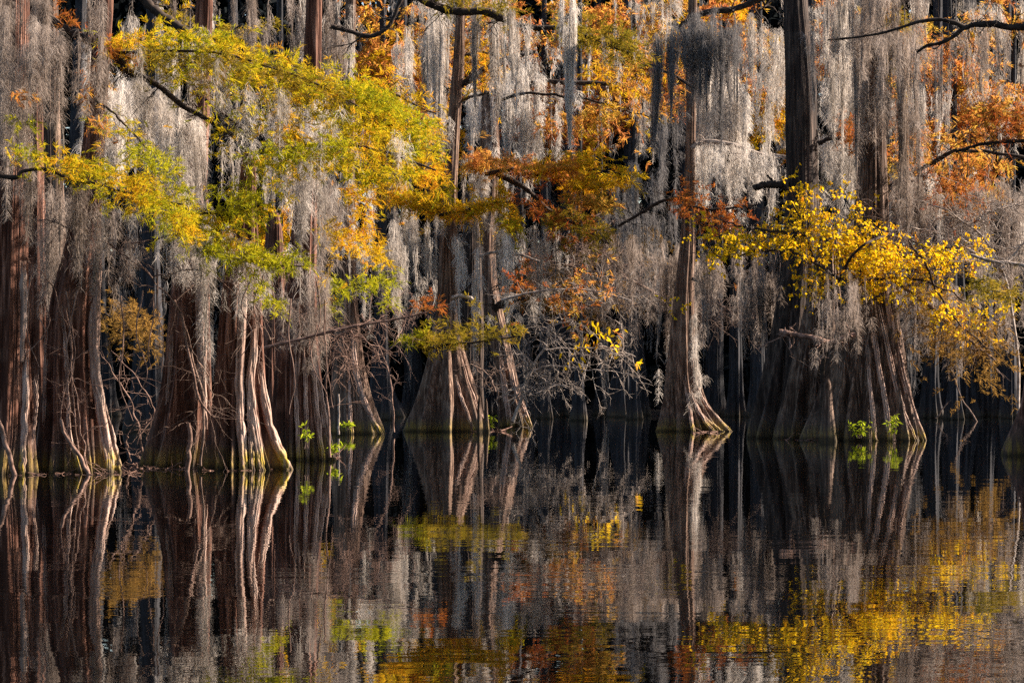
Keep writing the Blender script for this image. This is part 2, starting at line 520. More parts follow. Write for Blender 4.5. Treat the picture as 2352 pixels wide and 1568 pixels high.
def moss(label, D, segs, mat='moss', dens=1.0, thick=0.8, seed=None, group=None, w=1.2, curl=1.0, name='spanish_moss', kind=None, cat='moss', tuft=1.7):
    """segs: (x0, y0, x1, y1, shortest, longest, strands, radius) in picture px."""
    MCOUNT[0] += 1
    rng = np.random.default_rng(seed if seed is not None else 1000 + MCOUNT[0])
    px = D / F
    mb = MB()
    allt = []
    for s in segs:
        x0, y0, x1, y1, l0, l1, n, r = s[:8]
        n = max(2, int(n * (0.50 if D < 66 else 0.62)))
        t = rng.uniform(0, 1, n)
        g = rng.uniform(0, 1, max(1, n // 3))
        t = np.where(rng.uniform(0, 1, n) < 0.6, np.clip(g[rng.integers(0, len(g), n)] + rng.normal(0, 0.02, n), 0, 1), t)
        # hang in swags: neighbouring strands share a length
        k = rng.uniform(0, 6.28, 3)
        sw = 0.5 + 0.25 * np.sin(t * 9 + k[0]) + 0.2 * np.sin(t * 23 + k[1]) + rng.normal(0, 0.22, n)
        ln = (l0 * 0.8 + (l1 * 1.08 - l0 * 0.8) * np.clip(sw, 0, 1) ** 1.7) * px
        x = x0 + (x1 - x0) * t + rng.normal(0, 2, n)
        y = y0 + (y1 - y0) * t + rng.normal(0, 9, n) + 14 * np.sin(t * 17 + k[2]) + np.where(rng.uniform(0, 1, n) < 0.25, rng.uniform(-10, 60, n), 0)
        dd = rng.uniform(-thick, thick, n)
        tops = np.array([P(a, b, D + c) for a, b, c in zip(x, y, dd)])
        rad = r * px * rng.lognormal(-0.62, 0.45, n) * np.clip(ln / px / 70, 0.5, 1.25)
        near = D < 66
        moss_fill(mb, rng, tops, ln, rad * (1.15 if near else 1), px, dens * (0.62 if near else 1), w * (1.15 if near else 1), curl * (1.5 if near else 1), 1.7 if near else 1.0)
        allt.append(tops)
        # short tangled tufts caught on the twigs all through the hanging mass
        m = int(n * tuft * (0.4 if D > 115 else 0.62) * min(2.0, l1 / 130.0))
        if m:
            j = rng.integers(0, n, m)
            tp = tops[j].copy()
            tp[:, 2] -= rng.uniform(-0.05, 0.8, m) * l1 * px
            tp[:, 0] += rng.normal(0, 9, m) * px
            tp[:, 1] += rng.normal(0, 0.35, m)
            tl = rng.lognormal(3.3, 0.45, m) * px
            moss_fill(mb, rng, tp, tl, px * rng.uniform(3, 11, m), px, dens * 0.55, w, curl * 2.6, 1.9 if near else 1.35)
    loc = np.concatenate(allt).mean(0)
    o = mb.build(name, M[mat], loc=loc)
    MCOUNT[1] += len(o.data.polygons)
    if kind:
        return tag(o, label, cat, group, kind)
    return tag(o, label, cat, group)


# ------------------------------------------------------------------ foliage
def sprays(mb, tw, rng, B, px, tl=30, nl=9, ll=12, lw=2.4, zup=0.15, droop=0.25, xb=0.0):
    """Feathery cypress sprays: B (n,3) twig feet; nl leaflets along each twig."""
    n = len(B)
    d = rng.normal(size=(n, 3)) * np.array([1.0, 0.8, 0.45]) + np.array([xb, 0, zup])
    d = unit(d)
    L = tl * px * rng.uniform(0.5, 1.3, n)
    s = np.linspace(0, 1, 5)
    C = B[:, None, :] + d[:, None, :] * (L[:, None] * s[None])[..., None]
    C[..., 2] -= droop * L[:, None] * s[None] ** 2
    a = rng.uniform(0, 6.28, n)
    if tw is not None:
        W = np.full((n, 5), 0.35) * px * np.linspace(1.2, 0.6, 5)[None]
        tw.add(*tubes(C, W, 3))
    j = np.sort(rng.uniform(0.05, 1.0, (n, nl)), axis=1)
    base = B[:, None, :] + d[:, None, :] * (L[:, None] * j)[..., None]
    base[..., 2] -= droop * L[:, None] * j ** 2
    pp = unit(np.cross(d, rng.normal(size=(n, 3)) + np.array([0, 1.5, 0])))
    sg = np.where(np.arange(nl) % 2 == 0, 1.0, -1.0)
    ld = unit(d[:, None, :] * 0.75 + pp[:, None, :] * (sg[None, :, None] * 0.65) + rng.normal(size=(n, nl, 3)) * 0.22 + np.array([0, 0, zup * 0.5]))
    base = base.reshape(-1, 3)
    ld = ld.reshape(-1, 3)
    R = len(base)
    LL = ll * px * rng.uniform(0.55, 1.25, R)
    s = np.array([0, 0.45, 1.0])
    C = base[:, None, :] + ld[:, None, :] * (LL[:, None] * s[None])[..., None]
    C[..., 2] -= 0.18 * LL[:, None] * s[None] ** 2
    sd = unit(np.cross(ld, rng.normal(size=(R, 3))))
    W = (lw * px * 0.5 * rng.uniform(0.6, 1.2, R))[:, None] * np.array([0.35, 1.0, 0.08])[None]
    mb.add(*ribbons(C, sd, W))


def along(rng, pts, D, n, sv, sd=0.6, clump=0.6, lift=0.0):
    """n twig feet scattered about a picture polyline (gathered in clumps, gaps between)."""
    c = curve3(pts, D, 120)
    m = max(3, int(n * 0.12))
    tc = rng.uniform(0, 1, m)
    pick = rng.integers(0, m, n)
    t = np.where(rng.uniform(0, 1, n) < clump, tc[pick] + rng.normal(0, 0.018, n), rng.uniform(0, 1, n))
    t = np.clip(t, 0, 1)
    B = c[(t * 119).astype(int)].copy()
    px = D / F
    off = rng.normal(0, 1, m)[pick] * 0.7 + rng.normal(0, 0.6, n)
    off = np.where(rng.uniform(0, 1, n) < 0.16, off * 2.6, off)
    B[:, 2] += (off * sv + lift) * px
    B[:, 0] += rng.normal(0, sv * 0.35, n) * px
    B[:, 1] += rng.normal(0, sd, n)
    return B


def blob(rng, cx, cy, rx, ry, D, n, sd=1.2, m=None):
    m = m or max(4, n // 14)
    u = rng.normal(size=(m, 2)) * 0.5
    pick = rng.integers(0, m, n)
    px = D / F
    x = cx + rx * u[pick, 0] + rng.normal(0, rx * 0.13, n)
    y = cy + ry * u[pick, 1] + rng.normal(0, ry * 0.08, n)
    d = D + rng.normal(0, sd, m)[pick] + rng.normal(0, sd * 0.2, n)
    return np.stack([(x - CX) * px, d, CH + (HY - y) * px], -1)


def branchlets(rng, starts, dirs, lens, px, levels=2, kids=4, r0=1.4, zb=0.0, curve=0.5, S_=7):
    """Bare branching twigs. returns lists of (C, rad)."""
    out = []
    cur = (np.asarray(starts, float), unit(np.asarray(dirs, float)), np.asarray(lens, float))
    rad = r0
    for lv in range(levels + 1):
        st, di, le = cur
        n = len(st)
        s = np.linspace(0, 1, S_)
        bend = rng.normal(size=(n, 3)) * curve
        bend[:, 2] += zb
        wig = rng.normal(size=(n, S_, 3)) * 0.035
        wig[:, 0] = 0
        C = st[:, None, :] + le[:, None, None] * (di[:, None, :] * s[None, :, None] + 0.5 * bend[:, None, :] * (s ** 2)[None, :, None] + np.cumsum(wig, 1) * 0.8)
        W = rad * px * 0.5 * np.linspace(1.0, 0.45, S_)[None].repeat(n, 0)
        out.append((C, W))
        if lv == levels:
            break
        k = kids
        i = np.repeat(np.arange(n), k)
        t = rng.uniform(0.2, 1.0, len(i))
        f = (t * (S_ - 1)).astype(int).clip(0, S_ - 2)
        fr = (t * (S_ - 1) - f)[:, None]
        st2 = C[i, f] * (1 - fr) + C[i, f + 1] * fr
        T = unit(C[i, f + 1] - C[i, f])
        d2 = unit(T * 0.7 + rng.normal(size=(len(i), 3)) * 0.65)
        l2 = le[i] * rng.uniform(0.3, 0.65, len(i))
        cur = (st2, d2, l2)
        rad *= 0.66
    return out


def oval_leaves(mb, rng, base, px, ll=8.0, lw=5.5, zb=-0.5):
    R = len(base)
    d = unit(rng.normal(size=(R, 3)) * np.array([0.8, 0.8, 0.6]) + np.array([0, 0, zb]))
    L = ll * px * rng.uniform(0.6, 1.25, R)
    s = np.array([0, 0.25, 0.6, 1.0])
    C = base[:, None, :] + d[:, None, :] * (L[:, None] * s[None])[..., None]
    C[..., 2] -= 0.15 * L[:, None] * s[None] ** 2
    sd = unit(np.cross(d, rng.normal(size=(R, 3))))
    W = (lw * px * 0.5 * rng.uniform(0.7, 1.15, R))[:, None] * np.array([0.12, 0.85, 0.9, 0.05])[None]
    mb.add(*ribbons(C, sd, W))


# ------------------------------------------------------------------ trees
TREES = {}
SIL = {}


def tree(key, y_w, sil, label, mat='bark_red', seed=1, group=None, name='bald_cypress', **kw):
    D = DW(y_w)
    sil = list(sil)
    base = sil[0]
    t = thing(name, ((((base[1] + base[2]) / 2) - CX) * D / F, D, 0.0), label, 'tree', group)
    trunk_mesh(D, sil, seed, **kw).build('trunk', M[mat], t, smooth=True)
    TREES[key] = (t, D)
    SIL[key] = sorted(sil, key=lambda q: q[0])
    return t


def limb(key, pts, r0, r1, D=None, leaf=None, lseed=0, mat='limb', twigs=0, wob=0.35, **kw):
    """A limb of tree `key`, with its own foliage as a sub-part."""
    t, D0 = TREES[key]
    D = D or D0
    px = D / F
    rng = np.random.default_rng(abs(7000 + lseed + int(pts[0][0]) * 3 + int(pts[-1][1])))
    n = 46
    c = curve3(pts, D, n, int(pts[0][0]) + lseed, wob * px * 4)
    rad = np.linspace(r0, r1, n) * px * (1 + 0.12 * np.random.default_rng(lseed).normal(size=n))
    mb = MB()
    mb.add(*tubes(c[None], rad[None], 9))
    if twigs:
        k = rng.integers(6, n - 1, twigs)
        d = rng.normal(size=(twigs, 3)) * np.array([1, 0.8, 0.6]) + np.array([0, 0, -0.1])
        for C, W in branchlets(rng, c[k], d, rng.uniform(25, 80, twigs) * px, px, levels=1, kids=4, r0=max(1.2, r1 * 0.8)):
            mb.add(*tubes(C, W, 4))
    lo = mb.build('limb', M[mat], t, smooth=True)
    if leaf:
        foliage_on(lo, D, leaf, rng)
    return lo


def foliage_on(parent, D, leaf, rng=None, seed=0):
    """leaf: list of dicts(mat, pts|blob, n, sv, ...)"""
    rng = rng or np.random.default_rng(seed)
    px = D / F
    for f in leaf:
        mb, tw = MB(), MB()
        if 'pts' in f:
            B = along(rng, f['pts'], D, f['n'], f['sv'], f.get('sd', 0.7), f.get('clump', 0.6), f.get('lift', 0))
        else:
            B = np.concatenate([blob(rng, *b, D, f['n'], f.get('sd', 1.2)) for b in f['blobs']])
        sprays(mb, tw, rng, B, px, f.get('tl', 30), int(f.get('nl', 9) * 2.0), f.get('ll', 12) * 1.2, f.get('lw', 1.8), f.get('zup', 0.15), f.get('droop', 0.25), f.get('xb', 0))
        o = mb.build('foliage', M[f['mat']], parent)
        if f.get('tw', True):
            tag(tw.build('twigs', M['limb'], parent), kind='stuff')
    return o


# near trees on the left
tree('T1', 1088, [(1088, -95, 82), (1000, -62, 74), (850, -45, 66), (700, -30, 60), (400, -15, 62), (0, -5, 60), (-250, 0, 55)],
     'dark reddish cypress trunk cut by the left edge of the picture', seed=11, ridges=9)
tree('T2', 1084, [(1084, 64, 272), (1000, 80, 248), (850, 96, 226), (700, 108, 218), (550, 150, 228), (400, 178, 236), (200, 202, 246), (0, 215, 258), (-250, 222, 256)],
     'leaning cypress with a pale lit ridge and mossy yellow foot, left of the dead brush', seed=23, ridges=10)
tree('T3', 1072, [(1072, 318, 492), (1000, 345, 488), (900, 370, 484), (700, 390, 480), (560, 400, 478), (400, 415, 475), (0, 450, 487), (-250, 455, 485)],
     'brown cypress with wide flared foot right of the dead brush', seed=35, ridges=8)
tree('T4', 1077, [(1077, 448, 668), (1000, 475, 632), (900, 488, 612), (800, 495, 604), (650, 510, 598), (500, 537, 590), (380, 552, 586), (356, 555, 584), (348, 560, 578), (342, 564, 572)],
     'big near cypress with bright fluted roots and yellow algae at its foot', seed=48, ridges=10, A0=0.5)
tree('T5', 1055, [(1055, 612, 770), (950, 625, 748), (850, 632, 737), (700, 650, 728), (500, 672, 728), (300, 692, 736), (0, 703, 740), (-250, 706, 738)],
     'narrow fluted cypress beside the lime green shoots on the waterline', seed=52, ridges=11)
tree('T6', 996, [(996, 742, 883), (930, 755, 858), (850, 765, 838), (720, 770, 822), (500, 778, 815), (200, 790, 816), (0, 795, 818), (-200, 798, 816)],
     'slender cypress whose single lit root sweeps right to the water', 'bark_brown', seed=67, ridges=6, A0=0.4)
tree('T1b', 1067, [(1067, 20, 138), (950, 36, 122), (800, 46, 112), (500, 52, 108), (0, 64, 102), (-250, 68, 100)],
     'dark cypress squeezed between the two leftmost trunks', seed=143, ridges=8)
tree('T5b', 1041, [(1041, 560, 720), (950, 580, 690), (800, 596, 668), (620, 606, 654), (520, 612, 648), (490, 618, 640)],
     'dark red cypress half hidden between the big fluted one and the narrow one', seed=155, ridges=9)
# centre
tree('T7', 990, [(990, 914, 1128), (930, 945, 1110), (860, 970, 1082), (787, 990, 1062), (700, 1003, 1054), (560, 1008, 1050), (430, 1018, 1050), (300, 1026, 1056), (150, 1040, 1066), (20, 1048, 1068), (-160, 1050, 1068)],
     'central cypress with broad skirted base and a thin dark lichened stem', 'bark_brown', seed=71, ridges=10)
tree('T7b', 984, [(984, 1030, 1120), (880, 1040, 1110), (740, 1050, 1110), (650, 1056, 1106), (560, 1062, 1104), (480, 1066, 1100), (430, 1070, 1094), (405, 1076, 1086)],
     'straight dark cypress stem standing close behind the central skirted one', 'bark_dark', seed=83, ridges=8)
tree('T8', 981, [(981, 1143, 1224), (900, 1140, 1196), (790, 1128, 1172), (650, 1098, 1142), (560, 1090, 1138), (350, 1099, 1148), (260, 1104, 1144), (205, 1110, 1134), (190, 1116, 1126)],
     'small fluted cypress leaning left, beside the bare shrub', 'bark_brown', seed=95, ridges=9)
# right
tree('T9', 990, [(990, 1490, 1684), (960, 1508, 1650), (920, 1518, 1622), (860, 1526, 1606), (780, 1536, 1598), (705, 1545, 1594), (560, 1562, 1598), (400, 1573, 1597), (100, 1580, 1601), (-160, 1583, 1603)],
     'lone slim cypress with fanned roots standing in open water', 'bark_brown', seed=103, ridges=12, A0=0.5)
tree('T10', 1005, [(1005, 1702, 1905), (930, 1728, 1895), (850, 1750, 1888), (750, 1772, 1884), (650, 1790, 1882), (430, 1806, 1880), (200, 1805, 1878), (0, 1802, 1858), (-200, 1804, 1854)],
     'thick dark cypress column rising out of the yellow leaves', 'bark_dark', seed=117, ridges=9)
tree('T11', 1010, [(1010, 1846, 2128), (950, 1872, 2108), (880, 1895, 2092), (800, 1915, 2080), (700, 1938, 2062), (620, 1952, 2050), (500, 1965, 2046), (350, 1974, 2040), (0, 1988, 2030), (-200, 1992, 2026)],
     'massive cypress with long lit root ridges at its right flank', 'bark_grey', seed=129, ridges=14, A0=0.34)
tree('T10c', 1007, [(1007, 1775, 1985), (930, 1795, 1965), (840, 1815, 1950), (740, 1840, 1940), (660, 1862, 1930), (560, 1880, 1925), (520, 1890, 1915)],
     'stout dark fluted base wedged between the thick column and the massive cypress', 'bark_grey', seed=171, ridges=11, A0=0.36)
tree('T12', 1046, [(1046, 2300, 2560), (980, 2326, 2530), (930, 2346, 2510), (700, 2378, 2480), (300, 2385, 2460), (-250, 2390, 2455)],
     'shadowed cypress base cut off by the right edge of the picture', 'bark_red', seed=131, ridges=9)

# ------------------------------------------------------------------ limbs and their foliage
# near left canopy
limb('T1', [(20, -60), (85, 22), (130, 55), (165, 75), (200, 95), (265, 130), (300, 165), (345, 185), (410, 235), (460, 265), (520, 300), (573, 352)], 13, 4, D=54.5, wob=0.6, twigs=22, leaf=[
    dict(mat='yg', pts=[(262, 120), (340, 106), (430, 104), (520, 112), (600, 140), (690, 165), (760, 190), (830, 225), (900, 262), (990, 320)], n=520, sv=15, tl=36, nl=11, ll=13, zup=0.35),
    dict(mat='olive', pts=[(330, 152), (420, 142), (520, 152), (620, 180), (720, 207), (800, 242)], n=340, sv=15, tl=36, nl=11, ll=12, zup=0.1),
    dict(mat='yg', pts=[(400, 186), (520, 180), (620, 205), (700, 235), (780, 265), (860, 300), (930, 335)], n=340, sv=17, tl=34, nl=10, ll=12, zup=0.1),
    dict(mat='green', pts=[(780, 190), (840, 215), (900, 255), (960, 300)], n=90, sv=12, tl=32, nl=10, ll=12, zup=0.2),
    dict(mat='green', pts=[(470, 90), (500, 80), (530, 95)], n=30, sv=10, tl=26, nl=9, ll=11, zup=0.5),
    dict(mat='gold', pts=[(660, 300), (730, 305), (800, 335), (880, 362), (960, 385), (1010, 405)], n=150, sv=14, tl=32, nl=10, ll=12, droop=0.4),
    dict(mat='gold', pts=[(650, 240), (665, 280), (675, 320)], n=36, sv=12, tl=28, nl=10, ll=12, droop=0.7),
    dict(mat='rust', pts=[(110, 30), (150, 50), (180, 75)], n=26, sv=10, tl=24, nl=8),
    dict(mat='rust', pts=[(255, 105), (275, 120), (300, 135)], n=40, sv=10, tl=26, nl=9),
    dict(mat='orange', pts=[(200, 155), (225, 165), (215, 210), (205, 250)], n=40, sv=12, tl=24, nl=8, droop=0.5),
])
limb('T1', [(262, 124), (330, 119), (420, 118), (520, 126), (620, 155), (740, 200), (850, 262)], 4, 1.5, D=54.3, twigs=10)
limb('T4', [(575, 352), (640, 345), (700, 335), (790, 332), (880, 348), (1000, 392)], 5, 2, D=53.5, twigs=12, leaf=[
    dict(mat='green', pts=[(585, 362), (640, 356), (700, 344), (760, 338), (810, 340)], n=170, sv=9, tl=30, nl=10, ll=11, zup=0.0, droop=0.2),
    dict(mat='yg', pts=[(690, 350), (780, 370), (870, 390), (950, 400)], n=190, sv=22, tl=30, nl=10, ll=12, droop=0.35),
    dict(mat='yg', pts=[(590, 280), (640, 320), (660, 380), (640, 430)], n=60, sv=22, tl=26, nl=8),
    dict(mat='gold', pts=[(800, 430), (840, 470), (850, 520), (800, 560), (740, 560)], n=120, sv=28, tl=28, nl=9, droop=0.5),
    dict(mat='gold', pts=[(770, 520), (830, 570), (880, 580)], n=80, sv=14, tl=26, nl=9),
])
limb('T2', [(-20, 398), (30, 406), (60, 394), (110, 392), (170, 412), (240, 428), (330, 450), (420, 470)], 6, 2, D=50.5, wob=0.7, twigs=20, leaf=[
    dict(mat='yg', pts=[(50, 350), (150, 372), (240, 392), (330, 416), (430, 440)], n=220, sv=10, tl=34, nl=10, ll=12),
    dict(mat='yg', pts=[(140, 402), (240, 425), (330, 452), (400, 482), (440, 525)], n=230, sv=13, tl=34, nl=10, ll=12),
    dict(mat='green', pts=[(300, 352), (340, 352), (375, 372), (400, 400)], n=80, sv=14, tl=26, nl=9),
    dict(mat='yg', pts=[(330, 470), (400, 500), (440, 540)], n=90, sv=28, tl=28, nl=9),
    dict(mat='green', pts=[(45, 280), (75, 278)], n=16, sv=6, tl=22, nl=8),
    dict(mat='orange', pts=[(42, 215), (70, 225)], n=16, sv=8, tl=20, nl=8),
])
limb('T3', [(400, 470), (450, 490), (520, 484), (560, 478), (600, 470)], 4, 2, D=53, twigs=10, leaf=[
    dict(mat='green', pts=[(500, 470), (540, 465), (585, 470), (590, 430)], n=120, sv=22, tl=28, nl=10),
    dict(mat='yg', pts=[(400, 470), (440, 500), (500, 510), (560, 500)], n=110, sv=22, tl=28, nl=9),
])
limb('T3', [(380, 470), (430, 540), (500, 585), (560, 598), (620, 610), (712, 612)], 4, 1.5, D=52.5, twigs=16, leaf=[
    dict(mat='green', pts=[(430, 548), (500, 575), (560, 582), (620, 596), (710, 608)], n=230, sv=13, tl=30, nl=10, ll=12, droop=0.3, xb=0.5),
    dict(mat='green', pts=[(580, 640), (605, 660), (620, 690), (640, 705)], n=46, sv=8, tl=22, nl=8, droop=0.6),
    dict(mat='yg', pts=[(450, 520), (520, 540), (590, 560)], n=90, sv=16, tl=26, nl=9),
])
limb('T5', [(728, 690), (790, 662), (850, 648), (915, 640)], 3, 1.2, twigs=6, leaf=[
    dict(mat='green', pts=[(740, 668), (800, 655), (860, 650), (915, 640)], n=90, sv=12, tl=26, nl=9, xb=0.4),
    dict(mat='green', pts=[(745, 690), (755, 710)], n=20, sv=8, tl=20, nl=8, droop=0.6),
])
limb('T5', [(598, 802), (660, 786), (720, 771), (800, 752), (870, 740), (960, 722), (1030, 700)], 4.5, 1.6, D=62, mat='dead', twigs=16, leaf=[
    dict(mat='rust', pts=[(940, 700), (980, 690), (1010, 705)], n=26, sv=9, tl=20, nl=7),
    dict(mat='green', pts=[(880, 700), (905, 690)], n=14, sv=8, tl=20, nl=7),
])
limb('T4', [(300, -60), (330, 0), (385, 45), (440, 78), (500, 88), (560, 96)], 14, 6, D=75, wob=0.7, twigs=10)
limb('T6', [(760, 60), (780, 65), (830, 82), (875, 74), (905, 42), (930, -20)], 6, 4, D=92, wob=0.6, twigs=6)
limb('T2', [(240, 720), (280, 745), (320, 770), (370, 800)], 3, 1.5, D=72, twigs=8, leaf=[
    dict(mat='brown_leaf', pts=[(235, 720), (280, 740), (330, 765), (375, 810)], n=170, sv=26, tl=28, nl=9, droop=0.4)])
# centre
limb('T7', [(1045, 200), (1062, 194), (1100, 166), (1168, 134), (1230, 120)], 10, 4, twigs=8)
limb('T7', [(1046, 245), (1066, 228), (1100, 218), (1150, 205)], 5, 2)
limb('T7', [(900, -70), (968, -6), (1030, 24), (1110, 26), (1160, 46), (1210, 62), (1290, 68), (1370, 92), (1470, 132)], 13, 3, D=96, twigs=14, leaf=[
    dict(mat='olive', pts=[(1270, 66), (1340, 80), (1410, 105), (1480, 135)], n=230, sv=17, tl=30, nl=10, droop=0.15),
    dict(mat='olive', pts=[(1000, -10), (1080, 5), (1180, 25)], n=110, sv=14, tl=28, nl=9),
])
limb('T7', [(1010, 492), (1060, 486), (1110, 472), (1172, 462)], 4, 1.5, D=108, twigs=8, leaf=[
    dict(mat='gold', pts=[(890, 440), (950, 465), (1020, 485), (1100, 480), (1170, 464)], n=330, sv=13, tl=28, nl=10),
    dict(mat='yg', pts=[(1160, 480), (1175, 505), (1185, 530)], n=50, sv=12, tl=24, nl=9, droop=0.6),
    dict(mat='yg', pts=[(1015, 445), (1035, 455)], n=26, sv=8, tl=22, nl=8),
])
limb('T8', [(1112, 400), (1180, 390), (1230, 402), (1300, 388), (1380, 392), (1450, 405)], 5, 1.5, D=108, twigs=10, leaf=[
    dict(mat='orange', pts=[(1078, 376), (1130, 372), (1200, 385), (1280, 390), (1330, 376)], n=250, sv=9, tl=28, nl=10),
    dict(mat='gold', pts=[(1240, 395), (1310, 380), (1370, 368)], n=150, sv=12, tl=26, nl=9),
    dict(mat='gold', pts=[(1300, 425), (1380, 415), (1460, 408)], n=170, sv=9, tl=26, nl=9),
    dict(mat='orange', pts=[(1300, 460), (1360, 465), (1410, 470)], n=100, sv=9, tl=26, nl=9),
])
limb('T8', [(1135, 395), (1215, 440), (1270, 490), (1330, 520), (1400, 560)], 7, 2, D=109, twigs=12, leaf=[
    dict(mat='rust', pts=[(1180, 430), (1240, 470), (1300, 515), (1360, 530)], n=90, sv=18, tl=26, nl=8),
    dict(mat='olive', pts=[(1270, 490), (1330, 515), (1400, 545)], n=110, sv=16, tl=26, nl=9),
])
limb('T8', [(1133, 712), (1168, 682), (1192, 652), (1208, 636)], 9, 5, D=107, twigs=4)
limb('T8', [(1150, 706), (1180, 692), (1205, 684)], 5, 3, D=107)
limb('T8', [(1150, 690), (1220, 672), (1300, 664), (1380, 672), (1450, 690)], 3, 1.2, D=101, mat='twig_grey', twigs=40, leaf=[
    dict(mat='rust', pts=[(1180, 650), (1240, 670), (1310, 690), (1380, 690)], n=64, sv=32, tl=24, nl=6, ll=9, clump=0.8),
    dict(mat='orange', pts=[(1280, 660), (1340, 650), (1400, 640)], n=60, sv=26, tl=24, nl=6, ll=9, clump=0.8)])
limb('T7b', [(1088, 690), (1070, 681), (1052, 680), (1038, 684)], 5, 4, D=105, mat='limb_pale')
limb('T7b', [(1100, 590), (1150, 575), (1185, 582), (1240, 600)], 4, 2, D=108, mat='limb_pale')
limb('T7', [(985, 800), (1040, 790), (1110, 783), (1190, 770)], 4, 1.5, D=104, twigs=16, leaf=[
    dict(mat='olive', pts=[(960, 790), (1000, 775), (1060, 772), (1130, 766), (1205, 764)], n=150, sv=15, tl=26, nl=9, zup=0.3),
    dict(mat='green', pts=[(918, 782), (950, 782), (985, 772)], n=46, sv=6, tl=22, nl=8),
])
limb('T8', [(1120, 215), (1220, 190), (1335, 190), (1400, 195), (1450, 206), (1512, 228)], 7, 3, D=118, wob=0.7, twigs=12)
# right
limb('T9', [(1585, 342), (1605, 330), (1630, 325), (1680, 331), (1740, 352), (1806, 360)], 6, 3.5, mat='limb_pale', twigs=6)
limb('T9', [(1585, 80), (1562, 62), (1620, 30), (1690, 20), (1740, 0), (1790, -30)], 6, 8, twigs=4)
limb('T9', [(1572, 455), (1520, 462), (1470, 490), (1420, 520)], 5, 3, D=113, twigs=6)
limb('T9', [(1590, 640), (1640, 655), (1700, 660)], 4, 2, D=110, twigs=12)
limb('T10', [(1812, 428), (1785, 424), (1752, 425), (1730, 434)], 10, 7, twigs=0)
limb('T10', [(1780, 424), (1770, 412), (1762, 402)], 4, 2)
limb('T10', [(1878, 330), (1910, 318), (1960, 320)], 6, 3, twigs=4, leaf=[dict(mat='rust', pts=[(1925, 305), (1960, 308), (2010, 322)], n=110, sv=14, tl=24, nl=8)])
limb('T11', [(1790, 762), (1815, 766), (1870, 777), (1905, 786), (1940, 775), (1966, 769)], 7, 6, D=87, mat='dead', twigs=8)
limb('T11', [(2035, 440), (2080, 406), (2130, 380), (2190, 350), (2260, 348), (2360, 366)], 6.5, 3.5, D=92, wob=0.8, twigs=26, leaf=[
    dict(mat='orange', pts=[(2090, 390), (2140, 350), (2190, 330), (2240, 360)], n=90, sv=36, tl=26, nl=8, droop=0.5, clump=0.8),
    dict(mat='rust', pts=[(2200, 410), (2240, 440), (2200, 460), (2150, 440)], n=80, sv=30, tl=24, nl=7, droop=0.5, clump=0.8)])
limb('T12', [(2390, 40), (2352, 62), (2310, 62), (2262, 56), (2210, 66), (2170, 92), (2105, 122)], 11, 3, wob=0.9, twigs=22)
limb('T12', [(2215, 64), (2170, 46), (2110, 50), (2020, 78), (1900, 92)], 6, 2, twigs=8)
limb('T12', [(2400, 310), (2352, 322), (2262, 330), (2195, 348)], 5, 3, twigs=16, leaf=[
    dict(mat='rust', pts=[(2240, 270), (2290, 265), (2350, 280)], n=170, sv=24, tl=26, nl=8, droop=0.4, clump=0.7),
    dict(mat='orange', pts=[(2250, 258), (2300, 250), (2350, 258)], n=90, sv=18, tl=26, nl=8, droop=0.4, clump=0.7)])
limb('T12', [(2400, 620), (2330, 605), (2280, 600), (2230, 585)], 5, 3, D=80, mat='limb_pale', twigs=10, leaf=[
    dict(mat='olive', pts=[(2230, 660), (2290, 670), (2345, 680)], n=90, sv=18, tl=26, nl=8)])
limb('T11', [(2050, 640), (2120, 690), (2200, 760), (2290, 830)], 6, 2, D=90, twigs=24, mat='twig', leaf=[
    dict(mat='brown_leaf', pts=[(2090, 690), (2170, 750), (2240, 795), (2310, 830)], n=330, sv=44, tl=30, nl=8, ll=10, droop=0.5),
    dict(mat='gold', pts=[(2100, 690), (2170, 720), (2230, 770)], n=50, sv=24, tl=26, nl=8),
])
limb('T9', [(1575, 470), (1620, 480), (1680, 478), (1740, 470)], 4, 2, D=108, twigs=12, leaf=[
    dict(mat='rust', pts=[(1560, 450), (1600, 475), (1650, 500), (1720, 480)], n=190, sv=28, tl=22, nl=8, ll=9)])

limb('T6', [(812, 170), (860, 195), (930, 228), (1000, 262)], 4, 1.5, D=100, wob=0.7, twigs=16, leaf=[
    dict(mat='gold', pts=[(830, 190), (880, 220), (940, 250), (1000, 290)], n=170, sv=42, tl=28, nl=8, droop=0.4, clump=0.5)])
limb('T6', [(815, 300), (880, 322), (940, 340), (1005, 352)], 3.5, 1.5, D=99, wob=0.7, twigs=14, leaf=[
    dict(mat='yg', pts=[(840, 310), (900, 335), (960, 345), (1010, 360)], n=130, sv=30, tl=28, nl=8, droop=0.4, clump=0.5)])
limb('T3', [(470, 230), (515, 262), (560, 300), (600, 330)], 3.5, 1.5, D=53, wob=0.6, twigs=16, leaf=[
    dict(mat='yg', pts=[(470, 250), (530, 290), (600, 330), (640, 400)], n=90, sv=46, tl=28, nl=8, droop=0.5, clump=0.5)])
limb('T2', [(222, 230), (262, 262), (300, 300), (340, 345)], 3.5, 1.5, D=51.5, wob=0.6, twigs=14, leaf=[
    dict(mat='yg', pts=[(240, 260), (290, 310), (330, 350)], n=50, sv=40, tl=28, nl=8, droop=0.4, clump=0.5),
    dict(mat='orange', pts=[(200, 230), (225, 260), (235, 300)], n=26, sv=20, tl=24, nl=8, droop=0.5)])
